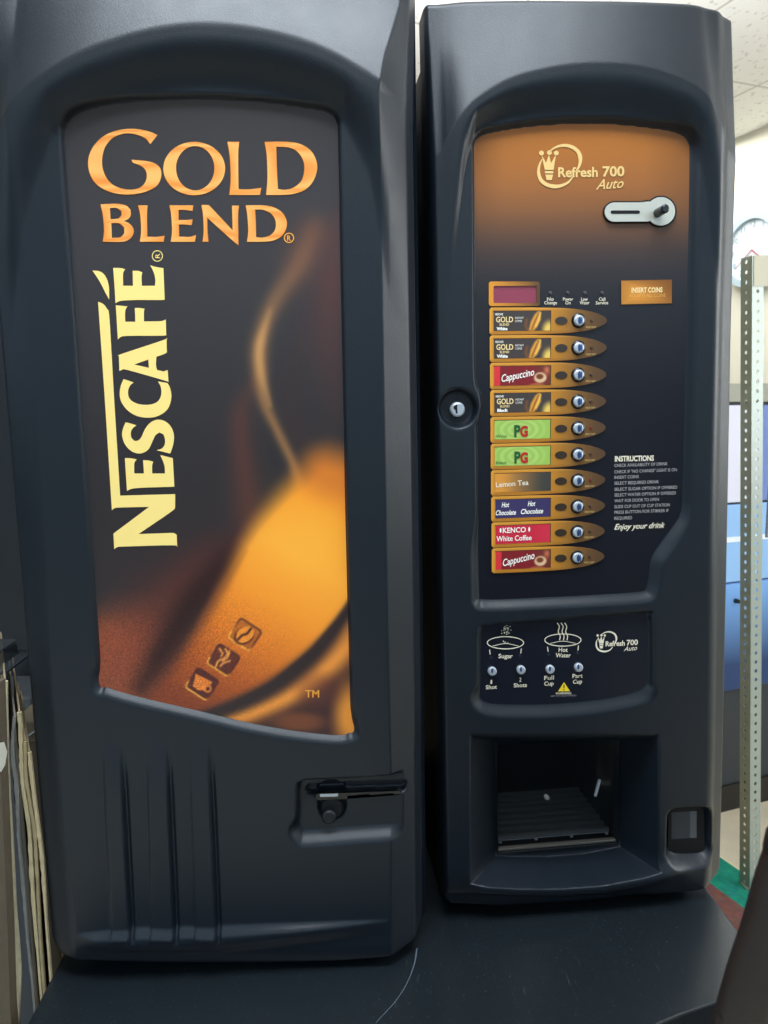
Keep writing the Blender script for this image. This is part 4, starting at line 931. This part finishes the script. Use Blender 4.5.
# drinks cooler behind the post
cb_ = at_z(727, 812, 0); cxr, cyr = toroom(cb_)
cool = empty('drinks_cooler', 'blue-fronted appliance with white upper panel and dark base behind the slotted post', 'appliance', ROOM@Matrix.Translation((cxr, cyr, 0)))
def zat(py, d=0): 
    r = ray(730, py); n = np.array([*ry, 0]); k = (cyr+d-(C@n))/(r@n); return float((C+r*k)[2])
DKB = add_bump(mat('appliance_dark', (46, 52, 60), .4, 0, .5), 60, .1)
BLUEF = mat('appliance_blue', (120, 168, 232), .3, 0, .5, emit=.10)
def grad(m, zlo, zhi, c_lo, c_hi):
    nt = m.node_tree; b = nt.nodes['Principled BSDF']; tc = nt.nodes.new('ShaderNodeTexCoord'); sp = nt.nodes.new('ShaderNodeSeparateXYZ'); mr = nt.nodes.new('ShaderNodeMapRange')
    mr.inputs['From Min'].default_value = zlo; mr.inputs['From Max'].default_value = zhi
    mx = nt.nodes.new('ShaderNodeMix'); mx.data_type = 'RGBA'; mx.inputs[6].default_value = (*lin(c_lo), 1); mx.inputs[7].default_value = (*lin(c_hi), 1)
    nt.links.new(tc.outputs['Object'], sp.inputs[0]); nt.links.new(sp.outputs['Z'], mr.inputs[0]); nt.links.new(mr.outputs[0], mx.inputs[0]); nt.links.new(mx.outputs[2], b.inputs['Base Color']); nt.links.new(mx.outputs[2], b.inputs['Emission Color'])
zh = zat(383); zb = zat(404); zw = zat(504); zd = zat(583); ze = zat(690)
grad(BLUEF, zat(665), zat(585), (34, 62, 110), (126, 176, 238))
box('cabinet', -.5, .62, .012, .5, .0, zh-.004, DKB, cool, .004)
box('header', -.5, .62, -.004, .012, zb+.006, zh, mat('appliance_grey', (168, 166, 152), .5), cool, .003)
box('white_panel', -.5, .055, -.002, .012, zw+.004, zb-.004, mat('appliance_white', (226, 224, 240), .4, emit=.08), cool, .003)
box('side_panel', .058, .62, -.001, .012, zw+.004, zb-.004, mat('appliance_lilac', (120, 142, 206), .4), cool, .003)
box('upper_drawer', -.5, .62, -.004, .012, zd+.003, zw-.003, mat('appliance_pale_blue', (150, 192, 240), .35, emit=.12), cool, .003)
box('white_strip', -.5, .62, -.006, -.004, zat(542), zat(537), mat('appliance_strip', (240, 244, 250), .4, emit=.1), cool)  # narrow white strip across the drawer front, slightly emissive
box('lower_panel', -.5, .62, -.004, .012, ze, zd-.003, BLUEF, cool, .003)
lk_ = bpy.data.objects.new('lock', None)
u_, v_ = toroom(at_y(733, 601, cb_[1])); 
bm = bmesh.new(); bmesh.ops.create_cone(bm, cap_ends=True, segments=16, radius1=.008, radius2=.007, depth=.014, matrix=Matrix.Translation((u_-cxr, -.010, zat(601)))@Matrix.Rotation(math.pi/2, 4, 'X'))
from_bm('lock', bm, mat('lock_dark', (40, 42, 48), .3, .5), cool)
box('plinth', -.49, .60, .004, .012, 0, .09, mat('appliance_plinth', (34, 28, 22), .6), cool)

# patterned rug on the floor
G = [toroom(at_z(x, y, 0)) for x, y in ((719, 857), (741, 872), (716, 884), (744, 894))]
def rugc():
    m = mat('rug_weave', (60, 150, 120), .95, 0, .1); nt = m.node_tree; b = nt.nodes['Principled BSDF']
    tc = nt.nodes.new('ShaderNodeTexCoord'); sp = nt.nodes.new('ShaderNodeSeparateXYZ'); cr = nt.nodes.new('ShaderNodeValToRGB'); cr.color_ramp.interpolation = 'CONSTANT'
    mr = nt.nodes.new('ShaderNodeMapRange'); mr.inputs['From Min'].default_value = 0; mr.inputs['From Max'].default_value = .6
    nt.links.new(tc.outputs['Object'], sp.inputs[0]); nt.links.new(sp.outputs['Y'], mr.inputs[0]); nt.links.new(mr.outputs[0], cr.inputs[0])
    el = cr.color_ramp.elements; cs = [(0, (222, 196, 150)), (.55, (160, 156, 156)), (.60, (120, 82, 76)), (.78, (40, 138, 116)), (.985, (226, 214, 180))]
    el[0].position = 0; el[0].color = (*lin(cs[0][1]), 1); el[1].position = cs[1][0]; el[1].color = (*lin(cs[1][1]), 1)
    for p, c in cs[2:]: e = el.new(p); e.color = (*lin(c), 1)
    n = nt.nodes.new('ShaderNodeTexNoise'); n.inputs['Scale'].default_value = 60; mx = nt.nodes.new('ShaderNodeMix'); mx.data_type = 'RGBA'; mx.blend_type = 'OVERLAY'; mx.inputs[0].default_value = .5
    nt.links.new(tc.outputs['Object'], n.inputs['Vector']); nt.links.new(cr.outputs[0], mx.inputs[6]); nt.links.new(n.outputs['Color'], mx.inputs[7]); nt.links.new(mx.outputs[2], b.inputs['Base Color']); return m
a0, a1 = at_z(719, 857, 0), at_z(741, 872, 0); d_ = (a1-a0)[:2]; d_ /= np.linalg.norm(d_); ang = math.atan2(d_[1], d_[0])
rug = box('striped_rug', -.04, .75, 0, .6, 0, .006, rugc()); nv_ = np.array([-d_[1], d_[0]])
if (np.array([-1., -1])@nv_) > 0: nv_ = -nv_
rug.matrix_world = Matrix.Translation((*(a0[:2]-nv_*.6), 0.001))@Matrix.Rotation(ang, 4, 'Z')
tag(rug, 'green, brown and cream striped rug on the floor by the post foot', 'rug')

# ================================================================== LEFT CLUTTER
CARD = add_bump(mat('cardboard', (164, 146, 118), .85, 0, .15), 60, .2, .001, col_var=.18)
CARDG = add_bump(mat('grey_cardboard', (134, 128, 120), .85, 0, .15), 60, .2, .001, col_var=.2)
EDGES = [add_bump(mat('torn_edge_%s' % n_, c_, .85, 0, .15), 170, .5, .001, stretch=(1, 1, .5), col_var=.32) for n_, c_ in (('pale', (226, 212, 176)), ('grey', (146, 144, 138)), ('cream', (206, 190, 150)), ('tan', (176, 158, 122)), ('buff', (204, 184, 146)))]
def sheet(label, pts, wpx_, y, depth, m, seed, label_edge='pale torn corrugated edge', lean=-.47):
    """one flattened box standing on edge: a wavy board running back from its front edge"""
    c_ = open_smooth(pts, 6); P = np.array([at_y(px, py, y) for px, py in c_]); zs = P[:, 2]
    wv = np.minimum(np.interp(np.linspace(0, 1, len(c_)), np.linspace(0, 1, len(wpx_)), wpx_), 5)*.00115/2
    # run straight to the floor below the lowest traced point
    P = np.concatenate([P, [[P[-1, 0], y, .0]]]); wv = np.concatenate([wv, wv[-1:]])
    root = empty('cardboard_sheet', label, 'cardboard', Matrix.Translation((float(P[-1, 0]), y, 0)), 'flattened boxes stacked on edge')
    rd = np.random.default_rng(seed); ns = 7; V = []; F = []; n = len(P)
    for k in range(ns):
        yy = depth*k/(ns-1); sway = rd.normal(0, .0008, n)*(k > 0); sway = np.convolve(sway, np.ones(3)/3, 'same'); sway[-1] = 0
        for s in (-1, 1):
            for i in range(n): V.append((P[i, 0]-P[-1, 0]+s*.0011+sway[i]+lean*yy, yy, P[i, 2]-(0 if i < n-1 else 0)))
    for k in range(ns-1):
        for s in (0, 1):
            a = (k*2+s)*n; b = ((k+1)*2+s)*n
            for i in range(n-1): F.append((a+i, a+i+1, b+i+1, b+i))
        a, b = k*2*n, (k+1)*2*n; F.append((a, a+n, b+n, b)); F.append((a+n-1, b+n-1, b+2*n-1, a+2*n-1))
    a = (ns-1)*2*n
    for i in range(n-1): F.append((a+i, a+i+1, a+n+i+1, a+n+i))
    obj('board', V, F, m, root)
    V = []; F = []
    for i in range(n):
        j = rd.uniform(.7, 1.25)
        V += [(P[i, 0]-P[-1, 0]-wv[i]*j, -.002, P[i, 2]), (P[i, 0]-P[-1, 0]+wv[i]*j, -.002, P[i, 2]), (P[i, 0]-P[-1, 0]-wv[i]*.9, .002, P[i, 2]), (P[i, 0]-P[-1, 0]+wv[i]*.9, .002, P[i, 2])]
        if i:
            a, b = 4*(i-1), 4*i; F += [(a, a+1, b+1, b), (a+2, b+2, b+3, a+3), (a, b, b+2, a+2), (a+1, a+3, b+3, b+1)]
    F.append((0, 2, 3, 1))
    e = obj('torn_edge', V, F, EDGES[seed-1], root); e['label'] = label_edge
    return root
sheet('tall grey-brown cardboard sheet standing nearest the left edge of the photo', [(5, 681), (5.5, 720), (8, 790), (12, 850), (15, 905), (17, 940), (19, 975), (17, 1024)], [5, 5, 5, 4, 3, 5, 5, 4], .012, .20, CARD, 1)
sheet('grey crumpled cardboard sheet with a folded-over top, second from the left', [(15, 716), (13, 740), (14, 765), (17, 785), (18, 810), (19, 840), (24, 890), (28, 940), (33, 985)], [3, 2.5, 3, 4, 3, 2, 3, 2, 2], .012, .20, CARDG, 2)
sheet('cream-edged cardboard sheet third from the left with a torn notch', [(19.5, 712), (21, 735), (22, 765), (24, 790), (29, 822), (31, 850), (33, 890), (38, 950)], [3.5, 3.5, 4, 4, 3.5, 4, 4, 3], .012, .20, CARD, 3)
sheet('cardboard sheet with zigzag corrugated edge, second from the right of the stack', [(25.5, 741), (26.5, 775), (30, 800), (35, 830), (37, 865), (39, 905), (41, 945)], [2.6, 3, 3, 3, 3, 2.6, 2.6], .012, .20, CARD, 4)
sheet('shorter cardboard sheet nearest the left vending machine, bright torn edge', [(29.5, 752), (32, 775), (35, 800), (39.6, 835), (42.6, 862), (45, 895), (46.5, 920)], [3, 3.5, 3, 3.5, 3.5, 3, 2.5], .012, .20, CARD, 5)
# the flat brown face at the very left
bx1 = at_y(4.5, 690, -.03)
ct = empty('tall_carton', 'flat brown cardboard carton front at the far left beside the cardboard sheets', 'carton', Matrix.Translation((bx1[0]-.06, -.03, 0)))
pl = [(at_y(x, y, -.03)) for x, y in ((-60, 686), (-2, 684), (.5, 760), (4, 850), (7.5, 930), (10, 1010))]
q = [(float(p_[0]-bx1[0]+.06), float(p_[2])) for p_ in pl]; q += [(q[-1][0], .0), (q[0][0]+.03, .0)]
nq = len(q); V = [(x, 0, z) for x, z in q]+[(x, .018, z) for x, z in q]
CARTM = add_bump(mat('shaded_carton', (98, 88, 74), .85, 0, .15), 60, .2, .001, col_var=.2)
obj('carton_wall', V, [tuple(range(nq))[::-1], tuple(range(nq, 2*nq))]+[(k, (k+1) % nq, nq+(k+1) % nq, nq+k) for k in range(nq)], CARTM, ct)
tp_ = [at_y(x, y, -.032) for x, y in ((-8, 745), (4, 742), (7, 752), (5, 765), (1, 772), (-8, 770))]
obj('tape_scrap', [(float(p_[0]-bx1[0]+.06), -.0015, float(p_[2])) for p_ in tp_], [tuple(range(6))[::-1]], mat('tape', (196, 190, 176), .5), ct)

# small things in the shadow behind the cardboard
cupb = empty('filler_cupboard', 'tall dark cupboard in the shadow behind the cardboard at left', 'cupboard', Matrix.Translation((-.78, .72, 0)))  # added near-black block that keeps this corner dark
box('carcass', -.5, .37, 0, .5, 0, 2.0, mat('cupboard_dark', (.008, .012, .018), .55, srgb=False), cupb, .004)
box('cupboard_door', -.495, -.07, -.02, 0, .06, 1.98, mat('cupboard_face', (.010, .014, .02), .5, srgb=False), cupb, .003)
box('cupboard_door', -.065, .365, -.02, 0, .06, 1.98, bpy.data.materials['cupboard_face'], cupb, .003)
def pxbox(name, label, cat, x0, y0, x1, y1, y, dep, m, floor=False, bevel=.003):
    a, b = at_y(x0, y1, y), at_y(x1, y0, y); r = empty(name, label, cat, Matrix.Translation((float((a[0]+b[0])/2), y, 0 if floor else float(a[2]))))
    hw = float(b[0]-a[0])/2; z0 = 0; z1 = float(b[2]) if floor else float(b[2]-a[2])
    return r, hw, z1
r, hw, z1 = pxbox('carton', 'narrow brown carton with a staple, standing between cardboard and left machine', 'carton', 27, 722, 44, 900, .26, .3, CARD, True)
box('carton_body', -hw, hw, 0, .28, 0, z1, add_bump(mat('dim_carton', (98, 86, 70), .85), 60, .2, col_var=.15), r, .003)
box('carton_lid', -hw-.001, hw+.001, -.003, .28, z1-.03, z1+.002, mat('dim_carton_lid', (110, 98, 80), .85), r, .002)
zs = float(at_y(32, 733, .257)[2]); xs = float(at_y(32, 733, .257)[0])-float(r.location.x)
o = box('staple', -.005, .005, -.0055, -.003, -.001, .001, CHROME, r); o.location = (xs, 0, zs); o.rotation_euler = (0, -.6, 0)
r, hw, z1 = pxbox('file_box', 'dark grey box standing behind the torn cardboard tops', 'box', 6, 697, 30, 980, .56, .3, None, True)
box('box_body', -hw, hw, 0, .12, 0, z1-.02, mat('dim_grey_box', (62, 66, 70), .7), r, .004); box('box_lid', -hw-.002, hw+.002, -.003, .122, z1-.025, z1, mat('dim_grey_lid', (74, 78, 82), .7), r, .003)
# clear tray resting on the first two boards
ta = at_y(12, 672, .06); tz = float(ta[2])
tr = empty('plastic_tray', 'clear plastic tray with a rolled rim lying above the cardboard at the left edge', 'tray', Matrix.Translation((float(ta[0])-.075, .03, tz)))
TRM = mat('tray_plastic', (58, 64, 70), .15, 0, .6, alpha=.7)
bm = bmesh.new(); 
def ringv(s, z): return [bm.verts.new((s*.07*x, .06+s*.045*y, z)) for x, y in rrect(-1, -1, 1, 1, .25, 5)]
lv = [ringv(.80, .022), ringv(.84, .004), ringv(.98, .0), ringv(1.05, .0015), ringv(1.05, .004), ringv(.97, .004)]
for A_, B2 in zip(lv, lv[1:]):
    for k in range(len(A_)): bm.faces.new((A_[k], A_[(k+1) % len(A_)], B2[(k+1) % len(A_)], B2[k]))
bm.faces.new(lv[0]); from_bm('tray_shell', bm, TRM, tr, smooth=False)
box('tray_sticker', -.02, .045, .018, .019, .008, .014, mat('tray_label', (66, 72, 78), .5), tr)

# ================================================================== FOREGROUND CHAIR BACK
yf_ = -.50
ed = [(772, 838), (765, 862), (757, 885), (748, 918), (740, 945), (733, 965), (722, 1002), (715, 1030), (706, 1075)]
LE = np.array([at_y(x, y, yf_) for x, y in open_smooth(ed, 4)])
ch = empty('chair', 'out-of-focus dark brown curved chair back close up in the bottom right corner', 'chair', Matrix.Translation((float(LE[-1, 0])+.12, yf_, 0)))
ox = float(LE[-1, 0])+.12
def tube(path, r, m, name, parent, n=14, flatten=1.):
    P = [Vector(p) for p in path]; V = []; F = []
    for i, p in enumerate(P):
        t = (P[min(i+1, len(P)-1)]-P[max(i-1, 0)]).normalized(); x = Vector((0, 1, 0)).cross(t).normalized(); y = t.cross(x)
        rr_ = r[i] if hasattr(r, '__len__') else r
        V += [tuple(p+x*math.cos(2*math.pi*k/n)*rr_+y*math.sin(2*math.pi*k/n)*rr_*flatten) for k in range(n)]
    for i in range(len(P)-1):
        for k in range(n): F.append((i*n+k, i*n+(k+1) % n, (i+1)*n+(k+1) % n, (i+1)*n+k))
    F += [tuple(range(n))[::-1], tuple(range(len(V)-n, len(V)))]
    return obj(name, V, F, m, parent, smooth=True)
BROWN = add_bump(mat('dark_brown_leather', (.022, .015, .013), .42, 0, .5, srgb=False), 120, .3, .001)
NAVY = mat('dark_upholstery', (.008, .009, .016), .6, 0, .4, srgb=False)
th = .016
base = [(float(p_[0])+th-ox, 0, float(p_[2])) for p_ in LE]
top = base[0]; arch_ = [(top[0]+.47, .03, .47), (top[0]+.455, 0, top[2]-.2), (top[0]+.44, 0, top[2]-.02), (top[0]+.41, 0, top[2]+.045), (top[0]+.36, 0, top[2]+.08), (top[0]+.28, 0, top[2]+.098), (top[0]+.18, 0, top[2]+.10), (top[0]+.09, 0, top[2]+.085), (top[0]+.03, 0, top[2]+.04)]
low = base[-1]; down = [(low[0]+(-.01), 0, low[2]-.12), (low[0]+.0, .03, .47)]
path = [(x, 0, z) for x, z in open_smooth([(a[0], a[2]) for a in arch_]+[(b[0], b[2]) for b in base[::3]]+[(d[0], d[2]) for d in down], 4)]
tube(path, th, BROWN, 'back_frame', ch, flatten=.9)
bp_ = [(p_[0]+.008, p_[2]) for p_ in path if p_[0] < top[0]+.16 and p_[2] < top[2]+.098][2:]; V = []; F = []
nb_ = len(bp_)
for yy in (.002, .03):
    V += [(x, yy, z) for x, z in bp_]+[(top[0]+.435-.14*max(0, (z-top[2])/.095), yy, z) for x, z in bp_]
for s in (0, 2*nb_):
    for i in range(nb_-1): F.append((s+i, s+i+1, s+nb_+i+1, s+nb_+i))
o = obj('backrest', V, F, NAVY, ch)
box('seat', -.02, .46, .03, .42, .42, .48, NAVY, ch, .02)
for x in (.0, .41):
    for y in (.05, .38): box('leg', x, x+.03, y, y+.03, 0, .42, BLACKM, ch)

# ================================================================== LIGHT
def area(name, loc, target, sx, sy, power, colr=(1, 1, 1)):
    l = bpy.data.lights.new(name, 'AREA'); l.shape = 'RECTANGLE'; l.size = sx; l.size_y = sy; l.energy = power; l.color = colr
    o = bpy.data.objects.new(name, l); link(o); o.location = loc
    o.rotation_euler = (Vector(target)-Vector(loc)).to_track_quat('-Z', 'Y').to_euler(); return o
area('ceiling_light', (.0, -.42, HC-.02), (.0, -.42, 0), 1.2, .5, 37, (.83, .915, 1.0))
area('ceiling_light', (1.2, 2.4, HC-.02), (1.2, 2.4, 0), 1.2, 1.2, 30, (1, .99, .95))
area('window_light', (2.35, .1, 1.75), (0, .05, 1.35), .8, 1.2, 26, (.92, .97, 1.0))
area('ceiling_fill', (.42, 1.0, 1.70), (.42, 1.0, 3), .5, .5, 26, (.97, .98, 1.0))  # added out-of-view fill aimed up to brighten the ceiling
pl_ = bpy.data.lights.new('niche_fill', 'POINT'); pl_.energy = .03; pl_.shadow_soft_size = .01; po_ = bpy.data.objects.new('niche_fill', pl_); link(po_); po_.parent = right; po_.location = ((nuA+nuB)/2-.02, .12, nvT-.02)  # added fill so the grille shows; no lamp seen in there
w = bpy.data.worlds.new('world'); scene.world = w; w.use_nodes = True
nt = w.node_tree; bg = nt.nodes['Background']
tc = nt.nodes.new('ShaderNodeTexCoord'); sp = nt.nodes.new('ShaderNodeSeparateXYZ'); cr = nt.nodes.new('ShaderNodeValToRGB')
mr = nt.nodes.new('ShaderNodeMapRange'); mr.inputs['From Min'].default_value = -1; mr.inputs['From Max'].default_value = 1
nt.links.new(tc.outputs['Generated'], sp.inputs[0]); nt.links.new(sp.outputs['Z'], mr.inputs[0]); nt.links.new(mr.outputs[0], cr.inputs[0]); nt.links.new(cr.outputs[0], bg.inputs[0])
el = cr.color_ramp.elements; el[0].position = .51; el[0].color = (.006, .010, .014, 1); el[1].position = .61; el[1].color = (.62, .82, 1.0, 1)
bg.inputs[1].default_value = 2.0

# ================================================================== CAMERA
cam = bpy.data.cameras.new('camera'); co_ = bpy.data.objects.new('camera', cam); link(co_)
cam.sensor_fit = 'VERTICAL'; cam.sensor_height = 24; cam.sensor_width = 18; cam.lens = FPX/1024*24; cam.clip_start = .02
M = Matrix.Identity(4)
for i in range(3):
    M[i][0] = FL[i][0]; M[i][1] = -FL[i][1]; M[i][2] = -FL[i][2]; M[i][3] = C[i]
co_.matrix_world = M; scene.camera = co_
cam.dof.use_dof = True; cam.dof.focus_distance = .95; cam.dof.aperture_fstop = 8.0
scene.view_settings.view_transform = 'Standard'; scene.view_settings.look = 'None'; scene.view_settings.exposure = 0
